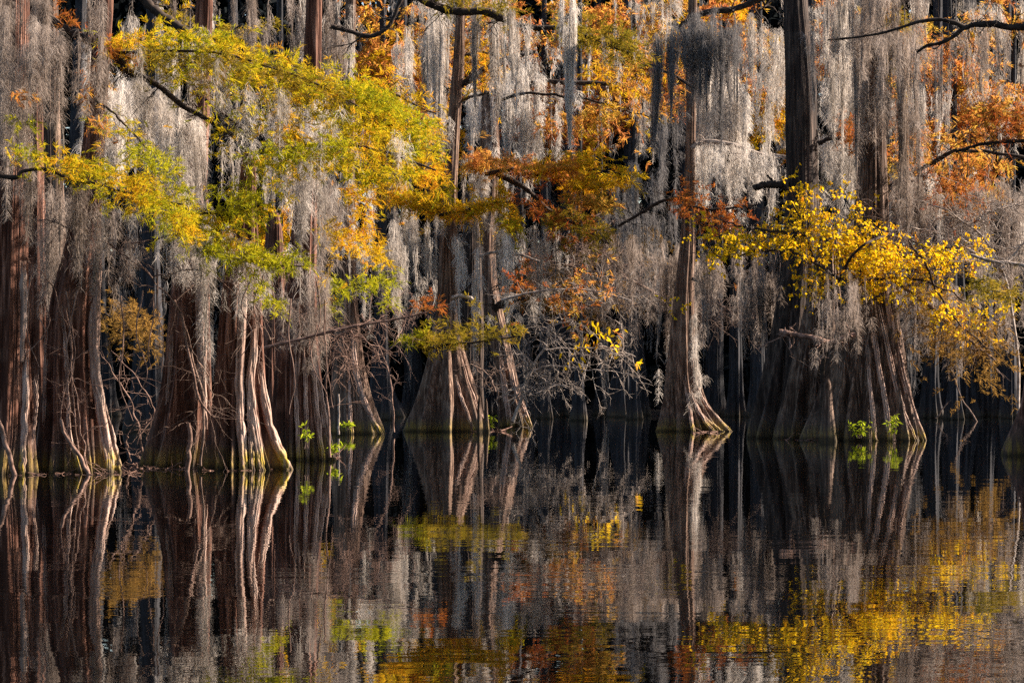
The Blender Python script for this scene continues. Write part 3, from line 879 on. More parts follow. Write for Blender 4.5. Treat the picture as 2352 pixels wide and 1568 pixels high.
limb('T8', [(1135, 230), (1230, 215), (1330, 225), (1420, 250), (1500, 270)], 4, 1.5, D=116, wob=0.8, twigs=20, leaf=[
    dict(mat='orange', pts=[(1230, 290), (1290, 285), (1360, 275), (1420, 270)], n=130, sv=20, tl=26, nl=8, droop=0.5, clump=0.6),
    dict(mat='gold', pts=[(1340, 160), (1420, 180), (1500, 205)], n=120, sv=40, tl=26, nl=8, droop=0.4, clump=0.5)])
limb('T7', [(1058, 130), (1100, 120), (1150, 128), (1190, 150)], 4, 1.5, D=112, wob=0.7, twigs=12, leaf=[
    dict(mat='gold', pts=[(1075, 140), (1110, 135), (1150, 150)], n=90, sv=22, tl=26, nl=8, droop=0.4, clump=0.5)])
limb('T9', [(1592, 200), (1540, 170), (1480, 150), (1400, 150)], 4, 1.5, D=110, wob=0.8, twigs=20, leaf=[
    dict(mat='orange', pts=[(1400, 150), (1470, 170), (1540, 190)], n=80, sv=40, tl=26, nl=8, droop=0.4, clump=0.5)])

# ------------------------------------------------------------------ trees behind, in sun: orange and gold crowns
def backtree(key, x, w, y_w, label, crown, seed, mat='bark_far', top=-260):
    w *= 0.7
    tree(key, y_w, [(y_w, x - w * 1.5, x + w * 1.5), (y_w - 60, x - w * 0.8, x + w * 0.8), (700, x - w * 0.5, x + w * 0.5), (300, x - w * 0.42, x + w * 0.42), (top, x - w * 0.3, x + w * 0.3)],
         label, mat, seed, nth=72, nz=60, ridges=8)
    t, D = TREES[key]
    rng = np.random.default_rng(seed)
    px = D / F
    mb, tw = MB(), MB()
    for mtn, blobs, n in crown:
        mb = MB()
        n = int(n * 1.15)
        B = np.concatenate([blob(rng, b[0], b[1], b[2] * 1.75, b[3] * 1.6, D, n // len(blobs), 1.6) for b in blobs])
        sprays(mb, tw, rng, B, px, 32, 16, 13, 2.8, 0.1, 0.5)
        mb.build('crown', M[mtn], t)
    tag(tw.build('twigs', M['limb'], t), kind='stuff')


backtree('B1', 880, 26, 964, 'golden cypress between the slender tree and the central one, behind moss', [('orange', [(850, 130, 60, 60), (900, 60, 60, 60), (940, 160, 50, 50), (880, 200, 70, 40)], 700), ('gold', [(960, 240, 60, 50), (900, 180, 60, 50), (980, 330, 40, 60), (860, 250, 40, 60)], 800)], 211)
backtree('B2', 1250, 24, 962, 'orange cypress behind the pale moss curtain at the top middle', [('orange', [(1100, 160, 60, 50), (1230, 20, 110, 50), (1320, 120, 90, 60), (1120, 60, 60, 60)], 640), ('rust', [(1320, 280, 60, 28), (1250, 290, 30, 30), (1260, 270, 40, 30)], 420)], 222)
backtree('B3', 1455, 22, 963, 'tall cypress with amber and orange foliage left of the lone slim tree', [('orange', [(1440, 170, 90, 70), (1500, 60, 70, 60), (1410, 40, 90, 60), (1500, 200, 60, 60), (1370, 220, 60, 40)], 760), ('gold', [(1560, 40, 50, 50), (1480, 120, 50, 40)], 200), ('rust', [(1380, 290, 40, 25), (1450, 230, 50, 30)], 150)], 233)
backtree('B4', 1745, 24, 964, 'gold leaved cypress between the slim tree and the dark column', [('gold', [(1770, 250, 32, 60), (1740, 270, 30, 50), (1720, 60, 40, 50)], 330), ('orange', [(1660, 20, 60, 30), (1780, 150, 30, 60), (1720, 130, 40, 50)], 220)], 244)
backtree('B5', 1945, 22, 965, 'cypress with sparse olive tufts right of the dark column', [('olive', [(2040, 190, 30, 50), (2015, 70, 30, 40), (2055, 30, 30, 30)], 200), ('orange', [(1930, 50, 50, 60), (1900, 110, 30, 40), (2000, 20, 60, 30), (2100, 110, 40, 60), (2060, 250, 30, 60)], 460)], 255)
backtree('B6', 2190, 24, 963, 'bright orange cypress glowing through moss at the upper right', [('orange', [(2150, 290, 60, 50), (2160, 200, 40, 60), (2240, 170, 40, 70), (2190, 330, 60, 40), (2200, 430, 60, 40), (2140, 400, 60, 40), (2260, 250, 40, 60), (2120, 330, 50, 50), (2200, 100, 60, 50)], 1300)], 266)
backtree('B7', 2320, 22, 961, 'rusty cypress near the right edge, above the twiggy grey thicket', [('rust', [(2320, 280, 60, 30), (2290, 260, 60, 25)], 330), ('orange', [(2340, 260, 40, 40), (2300, 60, 40, 50), (2250, 400, 40, 30)], 260)], 277)
backtree('B8', 1330, 20, 966, 'reddish cypress low in the middle behind the bare shrub', [('brown_leaf', [(1270, 690, 90, 30), (1340, 680, 80, 36), (1210, 660, 50, 36)], 200), ('rust', [(1290, 690, 90, 26), (1200, 640, 30, 30)], 110), ('brown_leaf', [(1400, 560, 60, 30), (1350, 600, 90, 40)], 260)], 288)
backtree('B9', 640, 30, 968, 'dim grey cypress behind the near trunks at the upper left', [('olive', [(400, 30, 40, 30), (560, 60, 60, 40)], 120), ('gold', [(700, 420, 60, 120), (640, 540, 60, 80)], 330)], 299)

# far tree line, in shade
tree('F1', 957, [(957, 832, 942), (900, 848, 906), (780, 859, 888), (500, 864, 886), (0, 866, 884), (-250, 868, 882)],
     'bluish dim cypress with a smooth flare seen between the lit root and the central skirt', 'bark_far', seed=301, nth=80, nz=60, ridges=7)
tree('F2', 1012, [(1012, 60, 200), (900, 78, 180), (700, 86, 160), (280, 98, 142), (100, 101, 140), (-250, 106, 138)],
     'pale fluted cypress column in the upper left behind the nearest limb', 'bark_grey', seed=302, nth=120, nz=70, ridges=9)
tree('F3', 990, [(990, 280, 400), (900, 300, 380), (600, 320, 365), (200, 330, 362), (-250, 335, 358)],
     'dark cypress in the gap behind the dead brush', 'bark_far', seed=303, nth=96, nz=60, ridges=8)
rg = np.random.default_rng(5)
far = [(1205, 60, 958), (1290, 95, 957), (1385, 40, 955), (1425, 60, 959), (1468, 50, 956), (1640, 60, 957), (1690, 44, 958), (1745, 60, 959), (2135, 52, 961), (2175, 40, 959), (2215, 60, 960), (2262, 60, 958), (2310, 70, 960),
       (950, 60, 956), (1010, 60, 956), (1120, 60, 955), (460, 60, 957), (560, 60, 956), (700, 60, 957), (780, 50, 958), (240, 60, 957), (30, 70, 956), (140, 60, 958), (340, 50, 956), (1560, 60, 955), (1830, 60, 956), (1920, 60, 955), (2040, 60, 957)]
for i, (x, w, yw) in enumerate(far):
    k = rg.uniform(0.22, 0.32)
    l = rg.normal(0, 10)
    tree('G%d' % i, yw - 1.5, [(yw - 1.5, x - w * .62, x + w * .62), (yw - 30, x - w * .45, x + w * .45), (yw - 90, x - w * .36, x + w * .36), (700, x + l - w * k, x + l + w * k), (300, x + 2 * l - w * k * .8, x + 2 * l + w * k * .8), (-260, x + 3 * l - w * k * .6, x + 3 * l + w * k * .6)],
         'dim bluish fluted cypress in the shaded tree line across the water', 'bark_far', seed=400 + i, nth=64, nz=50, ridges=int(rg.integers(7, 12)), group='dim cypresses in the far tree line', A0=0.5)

# ------------------------------------------------------------------ root ridges and added bark strips, sunlight put into their pale colour
def strand(key, lines, mat='bark_sunlit'):
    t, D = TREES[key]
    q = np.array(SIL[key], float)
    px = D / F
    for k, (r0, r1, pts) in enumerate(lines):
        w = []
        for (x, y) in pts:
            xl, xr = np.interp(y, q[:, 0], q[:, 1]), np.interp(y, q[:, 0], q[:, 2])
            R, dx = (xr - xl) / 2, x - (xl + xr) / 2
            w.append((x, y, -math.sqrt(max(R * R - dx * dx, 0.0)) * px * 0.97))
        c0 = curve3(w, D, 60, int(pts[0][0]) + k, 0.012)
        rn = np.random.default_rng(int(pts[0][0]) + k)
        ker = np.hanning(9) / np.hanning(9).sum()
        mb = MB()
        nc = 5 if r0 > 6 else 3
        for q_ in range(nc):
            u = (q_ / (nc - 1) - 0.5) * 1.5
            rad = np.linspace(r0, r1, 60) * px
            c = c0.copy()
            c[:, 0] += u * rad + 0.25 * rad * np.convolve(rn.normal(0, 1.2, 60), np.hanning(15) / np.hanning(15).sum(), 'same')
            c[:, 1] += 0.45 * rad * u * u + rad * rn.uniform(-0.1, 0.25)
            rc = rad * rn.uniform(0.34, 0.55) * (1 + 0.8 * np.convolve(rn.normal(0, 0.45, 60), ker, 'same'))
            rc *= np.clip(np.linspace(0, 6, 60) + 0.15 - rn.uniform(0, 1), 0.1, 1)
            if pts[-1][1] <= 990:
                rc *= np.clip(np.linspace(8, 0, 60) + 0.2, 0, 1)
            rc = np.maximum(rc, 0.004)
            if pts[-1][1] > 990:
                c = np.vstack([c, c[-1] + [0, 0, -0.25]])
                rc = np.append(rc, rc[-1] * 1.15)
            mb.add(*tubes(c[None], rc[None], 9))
        mb.build('sunlit_ridge', M[mat], t, smooth=True)


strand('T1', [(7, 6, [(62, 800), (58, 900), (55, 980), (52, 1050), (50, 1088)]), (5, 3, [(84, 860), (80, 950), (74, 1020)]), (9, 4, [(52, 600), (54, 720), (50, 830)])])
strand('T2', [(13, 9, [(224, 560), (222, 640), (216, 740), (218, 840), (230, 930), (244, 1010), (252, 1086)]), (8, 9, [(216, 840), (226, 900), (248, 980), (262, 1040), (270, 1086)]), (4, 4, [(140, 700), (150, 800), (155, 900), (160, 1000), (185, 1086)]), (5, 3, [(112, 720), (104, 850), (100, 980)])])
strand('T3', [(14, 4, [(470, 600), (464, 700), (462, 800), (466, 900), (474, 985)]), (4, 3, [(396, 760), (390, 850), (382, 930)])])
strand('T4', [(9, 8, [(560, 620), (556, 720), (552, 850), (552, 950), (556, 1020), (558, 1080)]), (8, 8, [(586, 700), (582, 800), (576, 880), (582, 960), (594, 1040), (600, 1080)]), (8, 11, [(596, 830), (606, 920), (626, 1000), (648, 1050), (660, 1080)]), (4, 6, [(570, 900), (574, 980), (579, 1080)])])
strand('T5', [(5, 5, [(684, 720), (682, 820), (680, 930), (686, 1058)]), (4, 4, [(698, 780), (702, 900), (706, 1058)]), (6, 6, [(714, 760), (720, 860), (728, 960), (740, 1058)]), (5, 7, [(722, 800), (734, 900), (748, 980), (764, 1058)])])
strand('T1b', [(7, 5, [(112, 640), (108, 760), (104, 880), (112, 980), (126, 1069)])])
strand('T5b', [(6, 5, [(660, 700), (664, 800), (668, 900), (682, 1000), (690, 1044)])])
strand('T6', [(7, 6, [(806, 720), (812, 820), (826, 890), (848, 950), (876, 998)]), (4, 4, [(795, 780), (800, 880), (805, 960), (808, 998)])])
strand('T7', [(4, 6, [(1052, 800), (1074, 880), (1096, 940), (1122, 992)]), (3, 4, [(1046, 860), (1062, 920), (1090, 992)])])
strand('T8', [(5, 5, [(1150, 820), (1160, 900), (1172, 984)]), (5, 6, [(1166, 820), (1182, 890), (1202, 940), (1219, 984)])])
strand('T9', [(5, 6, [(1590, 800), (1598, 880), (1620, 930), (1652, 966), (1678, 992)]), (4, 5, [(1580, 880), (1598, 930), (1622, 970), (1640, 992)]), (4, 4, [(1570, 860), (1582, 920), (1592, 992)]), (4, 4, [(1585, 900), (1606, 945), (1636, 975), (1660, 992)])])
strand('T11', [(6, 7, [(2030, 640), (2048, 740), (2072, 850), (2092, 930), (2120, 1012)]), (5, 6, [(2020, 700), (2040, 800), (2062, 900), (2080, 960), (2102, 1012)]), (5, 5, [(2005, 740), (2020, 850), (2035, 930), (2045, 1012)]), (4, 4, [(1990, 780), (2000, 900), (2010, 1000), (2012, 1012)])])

# ------------------------------------------------------------------ Spanish moss
moss('grey brown moss thick on the limb in the top left corner', 51, [(0, 20, 100, 40, 60, 200, 22, 10), (0, 90, 70, 110, 80, 240, 20, 10), (110, 50, 210, 110, 60, 220, 22, 10), (0, 230, 60, 250, 60, 160, 14, 10)], 'moss_brown', dens=1.0)
moss('long pale moss beard beside the brown trunk, under the yellow spray', 61, [(205, 110, 300, 180, 110, 260, 26, 10), (245, 190, 292, 200, 140, 220, 22, 9)], 'moss_pale', dens=1.4)
moss('curly grey moss hanging from the diagonal limb toward its broken tip', 57, [(300, 175, 420, 250, 60, 200, 26, 11), (355, 240, 400, 250, 180, 270, 10, 9), (430, 260, 480, 290, 160, 300, 14, 9), (400, 240, 575, 350, 40, 150, 26, 10)], dens=1.0)
moss('bright moss under the sweeping yellow green bough', 61, [(560, 190, 820, 270, 60, 200, 52, 11), (600, 240, 800, 320, 70, 220, 36, 11), (720, 380, 760, 395, 140, 220, 9, 8), (620, 380, 700, 400, 120, 260, 16, 9)], dens=1.0)
moss('thin brownish moss skirt low among the leftmost trunks', 56, [(-20, 420, 340, 450, 60, 220, 70, 9), (20, 500, 330, 540, 60, 210, 60, 8), (0, 610, 20, 620, 90, 140, 4, 9)], 'moss_brown', dens=0.75)
moss('grey moss draped in front of the brown cypress and the big fluted one', 55, [(350, 440, 480, 480, 60, 240, 34, 9), (420, 500, 600, 560, 50, 170, 44, 9), (560, 560, 640, 600, 60, 150, 16, 9), (455, 560, 480, 570, 160, 280, 8, 8)], dens=0.9)
moss('moss trailing down the narrow fluted trunk beside the green shoots', 63, [(640, 600, 760, 640, 60, 170, 30, 9), (650, 680, 735, 700, 60, 160, 18, 8), (690, 420, 800, 440, 80, 220, 24, 9)], 'moss_brown', dens=0.8)
moss('moss streamers on the slender tree with the swept root', 103, [(770, 380, 870, 420, 60, 200, 26, 8), (795, 40, 818, 45, 120, 190, 7, 8), (800, 560, 830, 560, 80, 160, 8, 7), (830, 560, 960, 570, 70, 160, 34, 8), (905, 500, 940, 500, 140, 260, 10, 8)], dens=1.0)
moss('ragged moss pouring from the curved dark limb at top, right of the slender tree', 122, [(905, 90, 1010, 90, 60, 240, 16, 9), (900, 190, 1000, 210, 60, 180, 16, 9), (975, 40, 1018, 60, 200, 320, 16, 10), (930, 0, 1050, 10, 60, 160, 26, 10)], dens=1.1)
moss('wide pale moss curtain below the forked limb of the central tree', 117, [(1070, 205, 1165, 148, 70, 260, 26, 9), (1160, 140, 1250, 118, 50, 220, 22, 9), (1165, 215, 1285, 245, 60, 210, 34, 9), (1085, 226, 1180, 230, 40, 170, 18, 8), (1230, 160, 1290, 200, 60, 200, 14, 9)], 'moss_pale', dens=1.0)
moss('longer of the two narrow pale moss ropes hanging from the top middle', 94, [(1312, -20, 1326, -20, 240, 340, 7, 8)], 'moss_pale', dens=1.6)
moss('shorter of the two narrow pale moss ropes hanging from the top middle', 94, [(1278, -20, 1292, -20, 140, 190, 6, 7)], 'moss_pale', dens=1.6)
moss('moss column from the top limb beside the central tree', 95, [(1150, 30, 1200, 40, 120, 300, 14, 9), (1200, 60, 1290, 66, 30, 120, 16, 8), (1370, 90, 1470, 130, 20, 70, 12, 7)], dens=1.0)
moss('white moss veils hanging from the central stems low down', 107, [(1040, 540, 1056, 545, 150, 220, 6, 8), (1086, 560, 1104, 560, 140, 220, 6, 8), (1120, 540, 1200, 555, 60, 190, 24, 9), (1150, 600, 1180, 610, 60, 140, 10, 8)], 'moss_pale', dens=1.2)
moss('grey moss under the gold spray crossing the central stem', 110, [(1065, 400, 1130, 410, 60, 150, 28, 9), (900, 470, 1005, 490, 60, 180, 34, 9), (1120, 460, 1200, 480, 50, 160, 20, 9), (1190, 520, 1290, 530, 60, 190, 24, 9)], dens=1.0)
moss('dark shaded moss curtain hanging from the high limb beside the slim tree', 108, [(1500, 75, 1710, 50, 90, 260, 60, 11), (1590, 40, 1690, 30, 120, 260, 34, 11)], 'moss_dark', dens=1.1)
moss('bright silver moss sheet beside the slim tree, above its pale limb', 113, [(1592, 130, 1705, 140, 120, 260, 48, 11), (1600, 200, 1720, 220, 90, 180, 40, 10)], 'moss_pale', dens=1.3)
moss('silver moss fringe hanging below the slim tree limb', 111, [(1598, 330, 1640, 328, 60, 150, 24, 9), (1640, 328, 1720, 345, 50, 140, 36, 9), (1720, 345, 1806, 360, 40, 130, 30, 9)], 'moss_pale', dens=1.1)
moss('tangled moss filling the gap left of the dark column', 101, [(1700, 40, 1800, 80, 40, 140, 30, 10), (1740, 80, 1830, 70, 30, 110, 26, 9), (1710, 150, 1800, 170, 60, 150, 26, 9), (1830, 60, 1880, 20, 30, 90, 16, 8)], dens=1.0)
moss('dark moss clothing the thick dark column', 92.5, [(1850, 60, 1882, 40, 60, 190, 11, 7)], 'moss_dark', dens=0.8)
moss('grey moss between the dark column and the olive tufts', 110, [(1880, 20, 2000, 30, 80, 250, 50, 10), (1880, 180, 2000, 190, 80, 240, 46, 10), (1885, 330, 1990, 350, 60, 220, 44, 10)], dens=1.05)
moss('long moss strands hanging close along the right side of the dark column', 92.5, [(1890, -30, 1960, -30, 160, 300, 22, 9), (1890, 120, 1950, 130, 120, 260, 18, 9)], dens=0.9)  # added moss, hung here to keep the sun off the column
moss('grey brown moss over the upper stem of the massive cypress', 90, [(1960, 40, 2040, 50, 90, 330, 40, 9), (2040, 60, 2110, 70, 90, 250, 34, 10), (1970, 190, 2050, 200, 60, 150, 24, 9), (2050, 230, 2120, 240, 90, 240, 26, 10), (2046, 380, 2090, 400, 60, 170, 12, 9)], 'moss_brown', dens=1.0)
moss('moss hung along the dark limb from the right edge', 84, [(2100, 110, 2210, 70, 60, 190, 26, 9), (2210, 60, 2360, 62, 50, 170, 34, 9), (2020, 75, 2110, 52, 60, 170, 22, 9)], 'moss_brown', dens=0.85)
moss('moss veil over the bright orange crown at the right', 120, [(2080, 200, 2200, 200, 60, 200, 40, 10), (2200, 180, 2352, 190, 40, 160, 40, 10), (2060, 380, 2180, 420, 60, 150, 34, 10), (2180, 0, 2352, 10, 40, 110, 40, 10), (2080, 60, 2352, 100, 40, 150, 24, 9)], dens=0.6)
moss('grey moss thicket under the rusty crown near the right edge', 93, [(2050, 430, 2200, 440, 60, 170, 60, 10), (2200, 430, 2370, 430, 60, 200, 60, 10), (2250, 560, 2370, 570, 50, 130, 30, 9), (2080, 540, 2250, 550, 50, 130, 44, 9)], 'moss_brown', dens=0.9, curl=1.5)
moss('moss skirt below the yellow leaves in front of the dark column', 96, [(1600, 590, 1760, 600, 60, 170, 50, 9), (1690, 640, 1850, 640, 50, 150, 46, 9), (1750, 560, 1860, 570, 60, 140, 30, 9)], 'moss_brown', dens=1.0)
moss('short moss tassels under the yellow leaves over the massive trunk', 86, [(1850, 640, 1990, 640, 50, 130, 40, 8), (1880, 690, 1905, 690, 60, 110, 6, 6), (1916, 690, 1940, 690, 60, 110, 5, 6)], 'moss_brown', dens=1.0)
moss('moss hung right of the massive trunk over the brown sprays', 95, [(2050, 640, 2140, 650, 60, 170, 36, 9), (2120, 650, 2230, 680, 60, 180, 36, 9), (2230, 650, 2352, 680, 40, 120, 30, 8)], 'moss_brown', dens=0.9)
moss('grey moss skirt around the slim tree above its flared foot', 114, [(1350, 560, 1480, 560, 50, 160, 44, 9), (1480, 570, 1600, 590, 60, 190, 50, 9), (1540, 640, 1600, 650, 60, 160, 16, 8), (1400, 640, 1530, 650, 40, 120, 24, 8)], 'moss_brown', dens=0.8)
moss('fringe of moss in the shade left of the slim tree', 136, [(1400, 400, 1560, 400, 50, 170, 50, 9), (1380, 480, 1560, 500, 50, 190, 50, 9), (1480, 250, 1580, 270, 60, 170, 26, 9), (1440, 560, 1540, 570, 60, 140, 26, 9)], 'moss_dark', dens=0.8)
moss('twisted moss clump on the waist of the slim tree', 109.5, [(1578, 720, 1602, 730, 100, 200, 6, 8), (1590, 770, 1604, 780, 80, 150, 4, 7)], dens=1.3)
moss('lone thin moss tassel dangling right of the bare shrub', 120, [(1541, 780, 1542, 780, 90, 110, 9, 6)], dens=1.6)
moss('heavy grey moss hiding the upper parts of the two leftmost trunks', 51.5, [(-20, -30, 110, -30, 120, 320, 34, 12), (-20, 180, 60, 200, 120, 300, 24, 11), (195, -20, 262, -10, 90, 200, 12, 10), (195, 120, 250, 130, 90, 240, 12, 10), (140, 420, 240, 430, 80, 240, 18, 10), (70, 380, 150, 390, 60, 200, 12, 9)], 'moss_brown', dens=0.9)
moss('grey moss along the upper stem of the brown cypress', 55, [(440, 60, 495, 70, 60, 200, 10, 10), (380, 300, 480, 320, 100, 240, 20, 10), (395, 430, 480, 440, 60, 180, 12, 9)], dens=0.9)
moss('moss bunched around the dark lichened stem at the top middle', 109, [(980, 20, 1012, 30, 160, 330, 14, 9), (1010, -30, 1040, -30, 60, 110, 6, 8), (1085, -20, 1160, 0, 100, 260, 24, 10)], dens=1.0)
moss('grey moss crowning the massive cypress at the top of the picture', 88, [(1950, -40, 2060, -40, 80, 200, 30, 11), (1900, -40, 1960, -30, 60, 160, 14, 10), (2060, -30, 2130, -20, 60, 160, 18, 10)], 'moss_brown', dens=1.0)
moss('thin moss ropes dropping through the amber crown at the top', 125, [(1390, -20, 1580, -10, 40, 190, 30, 8), (1340, 60, 1530, 75, 40, 150, 16, 8), (1350, 195, 1500, 215, 30, 120, 24, 8), (900, 60, 1000, 120, 40, 160, 14, 8)], dens=1.0)
moss('moss fringe along the dark upper limb right of the yellow bough top', 96, [(560, -20, 780, 0, 60, 200, 44, 10), (600, 60, 800, 90, 50, 160, 40, 10), (300, -20, 560, 0, 50, 170, 24, 10)], 'moss_brown', dens=0.8)
moss('wisps of moss tangled in the sweeping yellow green bough', 53, [(300, 120, 700, 190, 30, 110, 26, 8), (560, 190, 960, 320, 40, 150, 40, 8), (150, 400, 560, 560, 40, 150, 40, 8)], dens=0.8, tuft=2.5)
# background moss that cannot be counted
rgm = np.random.default_rng(77)
seg = []
for i in range(16):
    x, y = rgm.uniform(280, 800), rgm.uniform(-60, 150)
    seg.append((x, y, x + rgm.uniform(25, 80), y + rgm.uniform(-10, 20), 60, 220, 9, 11))
for i in range(14):
    x, y = rgm.uniform(-20, 800), rgm.uniform(200, 480)
    seg.append((x, y, x + rgm.uniform(25, 80), y + rgm.uniform(-10, 20), 60, 200, 8, 10))
for i in range(30):
    x, y = rgm.uniform(820, 2370), rgm.uniform(-60, 180)
    seg.append((x, y, x + rgm.uniform(25, 80), y + rgm.uniform(-10, 20), 50, 200, 9, 11))
for i in range(18):
    x, y = rgm.uniform(1650, 2370), rgm.uniform(150, 520)
    seg.append((x, y, x + rgm.uniform(25, 80), y + rgm.uniform(-10, 20), 50, 180, 9, 11))
for i in range(16):
    x, y = rgm.uniform(850, 1500), rgm.uniform(520, 620)
    seg.append((x, y, x + rgm.uniform(25, 80), y + rgm.uniform(-10, 20), 50, 160, 8, 10))
moss('sunlit grey moss hanging among the trees behind', 168, seg, dens=0.6, thick=7, kind='stuff', name='hanging_moss', w=1.7, curl=0.5)
seg = []
for i in range(190):
    x, y = rgm.uniform(-60, 2420), rgm.uniform(-80, 760)
    seg.append((x, y, x + rgm.uniform(25, 90), y + rgm.uniform(-10, 20), 60, 220, 8, 12))
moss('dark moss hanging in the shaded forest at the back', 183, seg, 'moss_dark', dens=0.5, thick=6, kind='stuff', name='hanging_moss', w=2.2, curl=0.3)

# ------------------------------------------------------------------ far forest, land, water
rgf = np.random.default_rng(9)
mb = MB()


def mass(n, y0, y1, z1, size, x0=-75, x1=95):
    m = n // 40
    cx = rgf.uniform(x0, x1, m)
    cy = rgf.uniform(y0, y1, m)
    cz = rgf.uniform(0.3, z1, m)
    i = rgf.integers(0, m, n)
    B = np.stack([cx[i] + rgf.normal(0, 1.4, n), cy[i] + rgf.normal(0, 1.2, n), np.abs(cz[i] + rgf.normal(0, 0.9, n))], -1)
    d = unit(rgf.normal(size=(n, 3)) * np.array([1, 1, 0.8]) + np.array([0, 0, -0.4]))
    L = size * rgf.uniform(0.5, 1.3, n)
    s = np.array([0, 0.5, 1.0])
    C = B[:, None, :] + d[:, None, :] * (L[:, None] * s[None])[..., None]
    C[..., 2] -= 0.2 * L[:, None] * s[None] ** 2
    sd = unit(np.cross(d, rgf.normal(size=(n, 3))))
    W = (L * 0.22)[:, None] * np.array([0.3, 1, 0.1])[None]
    mb.add(*ribbons(C, sd, W))


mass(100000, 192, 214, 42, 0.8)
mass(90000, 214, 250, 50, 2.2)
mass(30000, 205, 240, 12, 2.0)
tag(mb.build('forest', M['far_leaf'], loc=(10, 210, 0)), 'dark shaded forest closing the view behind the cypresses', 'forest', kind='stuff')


def grid(name, x0, x1, y0, y1, z, mat, nx=2, ny=2, zf=None):
    x = np.linspace(x0, x1, nx)
    y = np.linspace(y0, y1, ny)
    X, Y = np.meshgrid(x, y)
    Z = np.full_like(X, z) if zf is None else zf(X, Y)
    V = np.stack([X, Y, Z], -1).reshape(-1, 3)
    i = np.arange(ny - 1)[:, None] * nx
    j = np.arange(nx - 1)[None, :]
    Q = np.stack([i + j, i + j + 1, i + nx + j + 1, i + nx + j], -1).reshape(-1, 4)
    g = MB()
    g.add(V, Q)
    o = g.build(name, mat, smooth=True)
    return tag(o, kind='structure')


grid('water', -900, 900, -400, 1500, 0.0, M['water'])
rb = np.random.default_rng(3)
ph = rb.uniform(0, 6.28, 8)
grid('bank', -260, 260, 183, 520, 0, M['mud'], 260, 60,
     lambda X, Y: np.clip((Y - 186 - 2.5 * np.sin(X * 0.11 + ph[0]) - 1.5 * np.sin(X * 0.31 + ph[1])) * 0.06, -0.5, 3.0) + 0.08 * np.sin(X * 1.3 + ph[2]) * np.sin(Y * 0.9))

# ------------------------------------------------------------------ yellow leaved tree at the right, bare shrub, small plants
def leafy_tree():
    D = 89.0
    px = D / F
    rng = np.random.default_rng(61)
    root = thing('yellow_leaf_tree', P(1895, 1004, D) * np.array([1, 1, 0]), 'small tree with bright yellow oval leaves reaching across the massive cypress', 'tree')
    stems = [
        [(1895, 1012), (1890, 850), (1905, 720), (1930, 640), (1990, 560), (2080, 545), (2180, 600)],
        [(1905, 720), (1880, 620), (1850, 540), (1825, 470), (1800, 400)],
        [(1930, 640), (1840, 590), (1750, 575), (1660, 590), (1620, 560)],
        [(1990, 560), (1985, 500), (1975, 440)],
        [(1930, 640), (2010, 640), (2100, 640), (2200, 680), (2290, 740)],
        [(1990, 560), (2080, 590), (2170, 570), (2235, 560)],
        [(2080, 545), (2120, 600), (2160, 680), (2220, 760), (2300, 820)],
        [(1850, 540), (1780, 530), (1700, 520), (1640, 500)],
    ]
    mb = MB()
    curves = []
    for k, s in enumerate(stems):
        c = curve3([(a, b, (i - 2) * rng.normal(0, 0.5)) for i, (a, b) in enumerate(s)], D, 60, k, 0.05)
        curves.append(c)
        mb.add(*tubes(c[None], (np.linspace(7 if k == 0 else 3.5, 1.2, 60) * px)[None], 7))
    mb.build('trunk', M['limb'], root, smooth=True)
    tw, lv = MB(), MB()
    blobs = [(1840, 440, 45, 50, 60), (1850, 500, 90, 40, 120), (1800, 545, 110, 34, 190), (1700, 560, 80, 34, 130), (1650, 580, 40, 40, 50), (1900, 560, 90, 40, 210), (1985, 580, 60, 60, 240), (2020, 590, 60, 50, 240),
             (1900, 630, 90, 40, 110), (2090, 600, 90, 40, 150), (2180, 590, 60, 45, 120), (2250, 570, 20, 40, 30), (2000, 670, 50, 30, 60), (1850, 660, 80, 30, 26), (2120, 660, 80, 50, 60), (2170, 720, 60, 40, 50), (2260, 730, 60, 60, 26), (2310, 700, 30, 40, 16), (1600, 520, 30, 40, 14), (1560, 690, 40, 20, 8), (1975, 500, 30, 50, 50), (1930, 440, 70, 20, 16)]
    for (cx, cy, rx, ry, n) in blobs:
        n = int(n * 0.52) + 1
        x = cx + rng.normal(0, rx * 0.5, n)
        y = cy + rng.normal(0, ry * 0.5, n)
        B = np.array([P(a, b, D + rng.normal(0, 0.9)) for a, b in zip(x, y)])
        d = rng.normal(size=(n, 3)) * np.array([1, 0.7, 0.5]) + np.array([0, 0, -0.1])
        br = branchlets(rng, B, d, rng.uniform(14, 42, n) * px, px, levels=0, r0=1.1, curve=0.4)
        C, W = br[0]
        tw.add(*tubes(C, W, 3))
        m = 9
        j = rng.integers(0, C.shape[1], (n, m))
        base = C[np.arange(n)[:, None], j].reshape(-1, 3) + rng.normal(0, 1.6 * px, (n * m, 3))
        oval_leaves(lv, rng, base, px, 8.0, 5.0)
    # longer bare shoots that carry the leaves
    c = np.concatenate(curves[0:])
    k = rng.integers(0, len(c), 90)
    for C, W in branchlets(rng, c[k], rng.normal(size=(90, 3)) * np.array([1, .8, .5]), rng.uniform(40, 110, 90) * px, px, levels=1, kids=3, r0=1.8):
        tw.add(*tubes(C, W, 4))
    tag(tw.build('twigs', M['twig'], root), kind='stuff')
    lv.build('leaves', M['oval'], root)


leafy_tree()


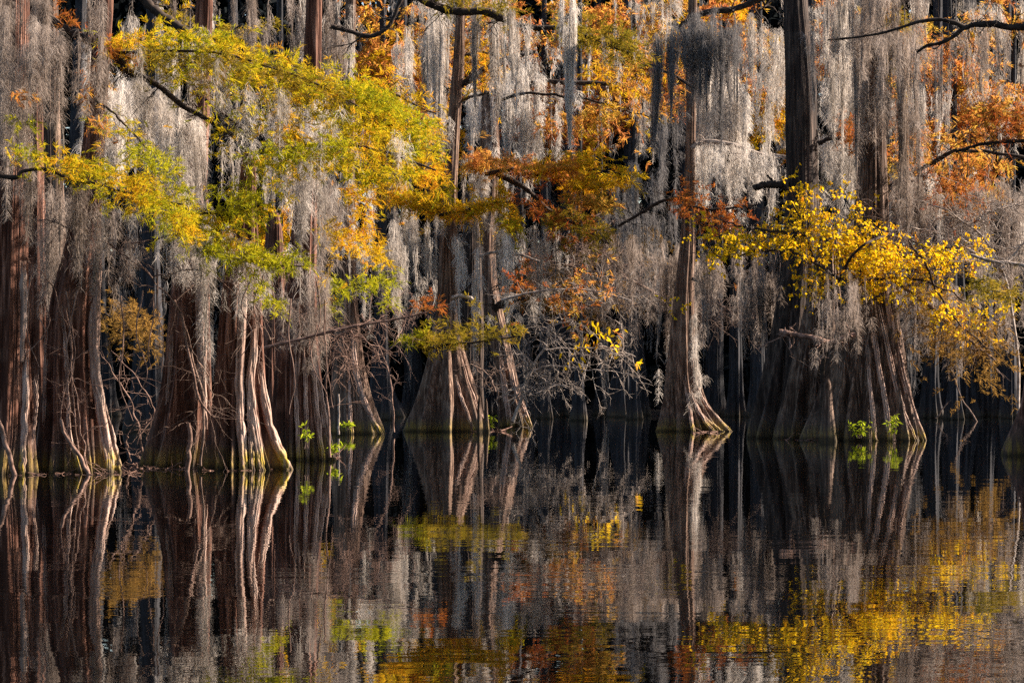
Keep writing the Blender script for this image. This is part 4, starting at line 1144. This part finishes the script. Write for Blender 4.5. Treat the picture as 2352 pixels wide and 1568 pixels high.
def bare_shrub(name, label, cat, D, stems, r0, nstart, length, leaves, mat, seed, levels=2, lmat='oval', spread=(1, .8, .7), zb=0.0, kids=4, base=None):
    rng = np.random.default_rng(seed)
    px = D / F
    b = P(stems[0][0][0], stems[0][0][1], D) if base is None else base
    b = np.array([b[0], b[1], max(0.0, b[2])])
    root = thing(name, b, label, cat)
    mb = MB()
    cs = []
    for k, s in enumerate(stems):
        c = curve3([(a, q, rng.normal(0, 0.25)) for a, q in s], D, 40, seed + k, 0.04)
        cs.append(c)
        mb.add(*tubes(c[None], (np.linspace(r0 if k == 0 else r0 * .6, r0 * 0.3, 40) * px)[None], 6))
    mb.build('stem', M[mat], root, smooth=True)
    tw = MB()
    c = np.concatenate([q[6:] for q in cs])
    k = rng.integers(0, len(c), nstart)
    tips = []
    for C, W in branchlets(rng, c[k], rng.normal(size=(nstart, 3)) * np.array(spread), rng.uniform(0.5, 1.2, nstart) * length * px, px, levels=levels, kids=kids, r0=r0 * 0.45, zb=zb):
        tw.add(*tubes(C, W, 4))
        tips.append(C[:, -1])
    tag(tw.build('twigs', M[mat], root), kind='stuff')
    if leaves:
        lv = MB()
        for (cx, cy, rx, ry, n) in leaves:
            x = cx + rng.normal(0, rx * .5, n)
            y = cy + rng.normal(0, ry * .5, n)
            B = np.array([P(a, q, D + rng.normal(0, .3)) for a, q in zip(x, y)])
            oval_leaves(lv, rng, B, px, 15, 5.5, -0.7)
        lv.build('leaves', M[lmat], root)
    return root


bare_shrub('bare_shrub', 'tangled bare grey shrub with a few hanging yellow leaves, at mid water', 'shrub', 106,
           [[(1178, 968), (1200, 910), (1222, 850), (1250, 800), (1300, 770)], [(1222, 850), (1280, 840), (1350, 850), (1420, 850)], [(1250, 800), (1330, 800), (1400, 800), (1460, 820)], [(1222, 850), (1260, 880), (1310, 890)], [(1250, 800), (1270, 750), (1320, 735)], [(1200, 910), (1210, 840), (1190, 800)]],
           4.5, 84, 72, [(1330, 790, 26, 26, 14), (1370, 770, 30, 34, 22), (1400, 800, 20, 30, 16), (1310, 830, 30, 26, 8), (1470, 832, 10, 12, 9), (1350, 745, 40, 14, 8), (1420, 760, 16, 20, 7)], 'twig_grey', 71, levels=2, zb=-0.3)
bare_shrub('bare_shrub', 'bare brown twigs drooping over the central skirted base', 'shrub', 103,
           [[(1140, 900), (1120, 860), (1090, 840), (1060, 836)], [(1120, 860), (1150, 850), (1180, 846)], [(1090, 840), (1110, 870), (1130, 900)]], 2.5, 22, 45, None, 'twig', 72, levels=1, zb=-0.5)
bare_shrub('bare_shrub', 'mossy twig tangle in the middle right above the open water', 'shrub', 118,
           [[(1560, 760), (1520, 690), (1440, 640), (1350, 620), (1260, 600)], [(1520, 690), (1450, 700), (1380, 690), (1300, 680)], [(1440, 640), (1380, 580), (1300, 560)], [(1560, 700), (1620, 690), (1690, 720)]], 4, 120, 80, None, 'twig', 73, levels=2, zb=-0.15, base=P(1540, 984, 118))
bare_shrub('dead_brush', 'broken dead brush piled between the leaning and the brown cypress', 'brush', 60,
           [[(330, 1066), (320, 1000), (300, 930), (270, 870), (235, 820)], [(320, 1000), (350, 960), (352, 930), (320, 880), (270, 820)], [(300, 1060), (290, 1010), (320, 960)], [(345, 1060), (335, 1020), (345, 980)]], 3, 30, 70, None, 'dead', 74, levels=1, zb=-0.2)
bare_shrub('bare_shrub', 'thin leaning brown stems in front of the leftmost trunks', 'shrub', 53.5,
           [[(205, 1086), (180, 1040), (150, 990), (140, 950), (160, 820), (150, 700)], [(180, 1040), (165, 900), (160, 780), (120, 660), (60, 590)], [(205, 1086), (190, 1000), (165, 860), (175, 760)]], 3.5, 26, 80, None, 'dead', 75, levels=1, zb=-0.1)
bare_shrub('bare_shrub', 'grey leafless twigs above the right moss thicket', 'shrub', 91,
           [[(2340, 1000), (2335, 800), (2300, 620), (2230, 520), (2140, 470), (2060, 450)], [(2300, 620), (2250, 570), (2170, 540), (2090, 520)], [(2230, 520), (2290, 480), (2352, 470)], [(2300, 620), (2350, 560), (2380, 540)]], 4, 120, 80, None, 'twig_grey', 76, levels=2, zb=-0.1)
bare_shrub('bare_shrub', 'slack twigs crossing the big fluted trunk under the green sprays', 'shrub', 54.8,
           [[(462, 1072), (470, 950), (440, 800), (400, 700), (350, 640), (300, 560)], [(400, 700), (470, 640), (540, 660), (620, 740)], [(440, 800), (480, 880), (483, 960)], [(350, 640), (420, 620), (500, 640), (580, 720), (620, 780)], [(350, 640), (250, 560), (150, 520), (60, 500)], [(300, 560), (420, 540), (560, 560), (680, 600)]], 3, 110, 90, None, 'twig', 77, levels=1, zb=-0.5)
bare_shrub('bare_shrub', 'reddish twigs between the narrow trunk and the slender tree', 'shrub', 63,
           [[(760, 1050), (750, 900), (760, 800), (800, 760), (860, 730)], [(760, 800), (720, 760), (690, 720)], [(800, 760), (850, 790), (890, 850)], [(760, 800), (790, 820), (800, 880)]], 3, 80, 75, None, 'dead', 78, levels=1, zb=-0.3)


bare_shrub('bare_shrub', 'web of thin brown twigs between the slender tree and the central skirted base', 'shrub', 100,
           [[(905, 992), (900, 900), (880, 820), (850, 760), (830, 720)], [(880, 820), (910, 780), (930, 740), (950, 710)], [(850, 760), (880, 720), (900, 690)]], 2.5, 44, 60, None, 'dead', 79, levels=1, zb=-0.3)


def sapling(label, x, y, h, w, n, seed, D=None, lm='sapling'):
    D = D or DW(y)
    px = D / F
    rng = np.random.default_rng(seed)
    root = thing('sapling', P(x, y, D), label, 'plant')
    st, lv = MB(), MB()
    m = 7
    for i in range(m):
        top = (x + rng.normal(0, w * 0.35), y - h * rng.uniform(0.55, 1.0))
        c = curve3([(x + rng.normal(0, w * 0.12), y + 2), ((x + top[0]) / 2 + rng.normal(0, 2), y - h * .4), top], D + rng.normal(0, 0.1), 12, seed + i)
        st.add(*tubes(c[None], (np.linspace(1.4, 0.6, 12) * px * .6)[None], 5))
        k = rng.integers(4, 12, n)
        oval_leaves(lv, rng, c[k] + rng.normal(0, 1.5 * px, (n, 3)), px, 13, 4.5, 0.1)
    st.build('stem', M['twig'], root)
    lv.build('leaves', M[lm], root)


sapling('lime green shoots on the root of the narrow fluted trunk', 706, 1028, 58, 30, 9, 81, D=62.5)
sapling('yellow green seedling at the outermost root tip of the narrow trunk', 766, 1048, 36, 22, 8, 82, D=63.5)
sapling('tiny green sprig beside the slender tree root', 800, 984, 18, 26, 6, 83, D=101)
sapling('bright green seedling in the notch between the central bases', 1128, 988, 36, 18, 7, 84, D=109)
sapling('low leafy green clump in front of the massive trunk', 1972, 1004, 38, 40, 10, 85, D=88.5)
sapling('tall thin green seedling climbing the lit ridges of the massive trunk', 2052, 1010, 64, 22, 9, 86, D=88.5)


# ------------------------------------------------------------------ sticks, knees, litter
def stick(name, label, pts, r0, r1, D, mat='dead', cat='stick', group=None):
    c = curve3(pts, D, 24, int(pts[0][0]), 0.02)
    mb = MB()
    mb.add(*tubes(c[None], (np.linspace(r0, r1, 24) * D / F)[None], 8))
    return tag(mb.build(name, M[mat], smooth=True, loc=c[0]), label, cat, group)


stick('dead_stick', 'pale upright stub standing in the water before the brown cypress', [(429, 1082), (434, 1040), (437, 1000), (434, 970)], 5.5, 4.5, 55)
stick('dead_stick', 'leaning pole rising from the waterline at the far left edge', [(34, 1096), (22, 1050), (8, 1000), (-6, 960)], 6, 5, 52.5)
stick('dead_stick', 'short forked stub right of the leaning pole at the left edge', [(26, 1080), (27, 1040), (20, 1000)], 5, 4, 54)
stick('dead_stick', 'slanting stick resting against the foot of the leaning cypress', [(203, 1090), (180, 1045), (150, 1000), (140, 965)], 5, 3.5, 52.8)
stick('dead_stick', 'long bent branch lying over the bright strip of the brown cypress', [(400, 690), (420, 740), (432, 800), (445, 860), (455, 915), (482, 955)], 3.5, 2.5, 54.6, 'dead')
stick('dead_stick', 'thin pale post standing in water beside the slender tree', [(778, 998), (778, 960), (777, 905)], 2.5, 2, 98, 'limb_pale')
stick('fallen_branch', 'grey branch slanting into the far water at the right', [(2245, 970), (2228, 942), (2208, 914), (2192, 868)], 2.2, 1.5, 148, 'twig', 'branch')
stick('fallen_branch', 'thin grey branch leaning left in the far water at the right', [(2150, 962), (2166, 938), (2184, 918)], 1.8, 1.2, 152, 'twig', 'branch')


rv = np.random.default_rng(19)
for i in range(16):
    x, y0 = rv.uniform(60, 760), rv.uniform(560, 690)
    y1 = y0 + rv.uniform(120, 300)
    dx = rv.normal(0, 10)
    stick('vine', 'thin pale crooked vine hanging in front of the near left trunks', [(x, y0), (x + dx + rv.normal(0, 7), y0 * .66 + y1 * .34), (x + rv.normal(0, 9), y0 * .33 + y1 * .67), (x + dx * 2 + rv.normal(0, 8), y1)], 1.8, 0.8, rv.uniform(52, 54.5), 'dead', 'vine', 'vines hanging in front of the near left trunks')


def knee(label, x, y, h, w, seed, D=None):
    D = D or DW(y)
    mb = trunk_mesh(D, [(y, x - w, x + w), (y - h * .5, x - w * .6, x + w * .6), (y - h * .9, x - w * .4, x + w * .4), (y - h, x - w * .1, x + w * .1)], seed, nth=48, nz=30, ridges=5, A0=0.25, zf=0.6)
    tag(mb.build('cypress_knee', M['bark_grey'], smooth=True, loc=P(x, y, D)), label, 'knee')


knee('tall blunt cypress knee against the massive trunk', 1901, 1008, 148, 22, 91, D=88)
knee('slender knee right of the central skirted base', 1101, 990, 86, 9, 92, D=108)
knee('second slender knee close to the bright seedling', 1116, 990, 78, 9, 93, D=107.5)

rl = np.random.default_rng(15)


def litter(label, boxes, D0, n, seed, lmin=8, lmax=40):
    """floating twigs and bark along the foot of the trunks"""
    rng = np.random.default_rng(seed)
    mb = MB()
    for (x0, x1, y0, y1, m) in boxes:
        x = rng.uniform(x0, x1, m)
        y = rng.uniform(y0, y1, m)
        D = np.array([DW(v) for v in y])
        pos = np.stack([(x - CX) * D / F, D, np.zeros(m)], -1)
        px = (D / F)[:, None]
        L = (lmin + (lmax - lmin) * rng.uniform(0, 1, m) ** 3)[:, None] * px
        d = unit(np.stack([rng.normal(0, 1, m), rng.normal(0, 1, m), np.abs(rng.normal(0.0, 0.28, m))], -1))
        s = np.linspace(0, 1, 5)
        C = pos[:, None, :] + d[:, None, :] * (L * s[None])[..., None]
        C += rng.normal(0, 0.008, C.shape)
        W = (rng.uniform(0.6, 1.7, m)[:, None] * px) * np.linspace(1, 0.6, 5)[None]
        mb.add(*tubes(C, W, 5))
    return tag(mb.build('debris', M['litter']), label, 'debris', kind='stuff')


litter('floating twigs and bark scraps gathered around the tree feet', [(-20, 330, 1078, 1092, 170), (280, 450, 1066, 1080, 120), (450, 680, 1074, 1082, 40), (660, 780, 1042, 1056, 110), (1800, 2080, 1004, 1012, 140), (1590, 1650, 990, 996, 24), (1100, 1160, 986, 992, 30)], 0, 0, 33)

# ------------------------------------------------------------------ light, sky, camera
EL, AZ = math.radians(32), math.radians(75)       # azimuth clockwise from the view direction (+Y)
sd = np.array([math.sin(AZ) * math.cos(EL), math.cos(AZ) * math.cos(EL), math.sin(EL)])
sun = bpy.data.lights.new('sun', 'SUN')
sun.energy = 5.0
sun.angle = math.radians(0.5)
sun.color = (1.0, 0.86, 0.72)
so = bpy.data.objects.new('sun', sun)
COL.objects.link(so)
from mathutils import Vector
so.rotation_euler = Vector([float(v) for v in sd]).to_track_quat('Z', 'Y').to_euler()
so.location = (60, 60, 60)

w = bpy.data.worlds.new('World')
S.world = w
w.use_nodes = True
nt = w.node_tree
bg = nt.nodes['Background']
sky = nt.nodes.new('ShaderNodeTexSky')
sky.sky_type = 'NISHITA'
sky.sun_disc = False
sky.sun_elevation = EL
sky.sun_rotation = AZ
nt.links.new(sky.outputs[0], bg.inputs['Color'])
bg.inputs['Strength'].default_value = 0.05

cam = bpy.data.cameras.new('camera')
cam.sensor_width = 36.0
cam.lens = 36.0 * F / 2352.0
cam.shift_x = 0.0
cam.shift_y = (900.0 - 784.0) / 2352.0
cam.clip_start = 0.5
cam.clip_end = 4000
co = bpy.data.objects.new('camera', cam)
COL.objects.link(co)
co.location = (0, 0, CH)
co.rotation_euler = (math.radians(90), 0, 0)
S.camera = co

S.view_settings.view_transform = 'Standard'
S.view_settings.look = 'None'
S.view_settings.exposure = 1.95
S.view_settings.gamma = 1.0
S.cycles.max_bounces = 6
S.cycles.diffuse_bounces = 2
S.cycles.glossy_bounces = 3
S.cycles.transmission_bounces = 3
S.cycles.caustics_reflective = False
S.cycles.caustics_refractive = False
S.cycles.use_denoising = False
print('moss faces', MCOUNT, 'faces', sum(len(m.polygons) for m in bpy.data.meshes))
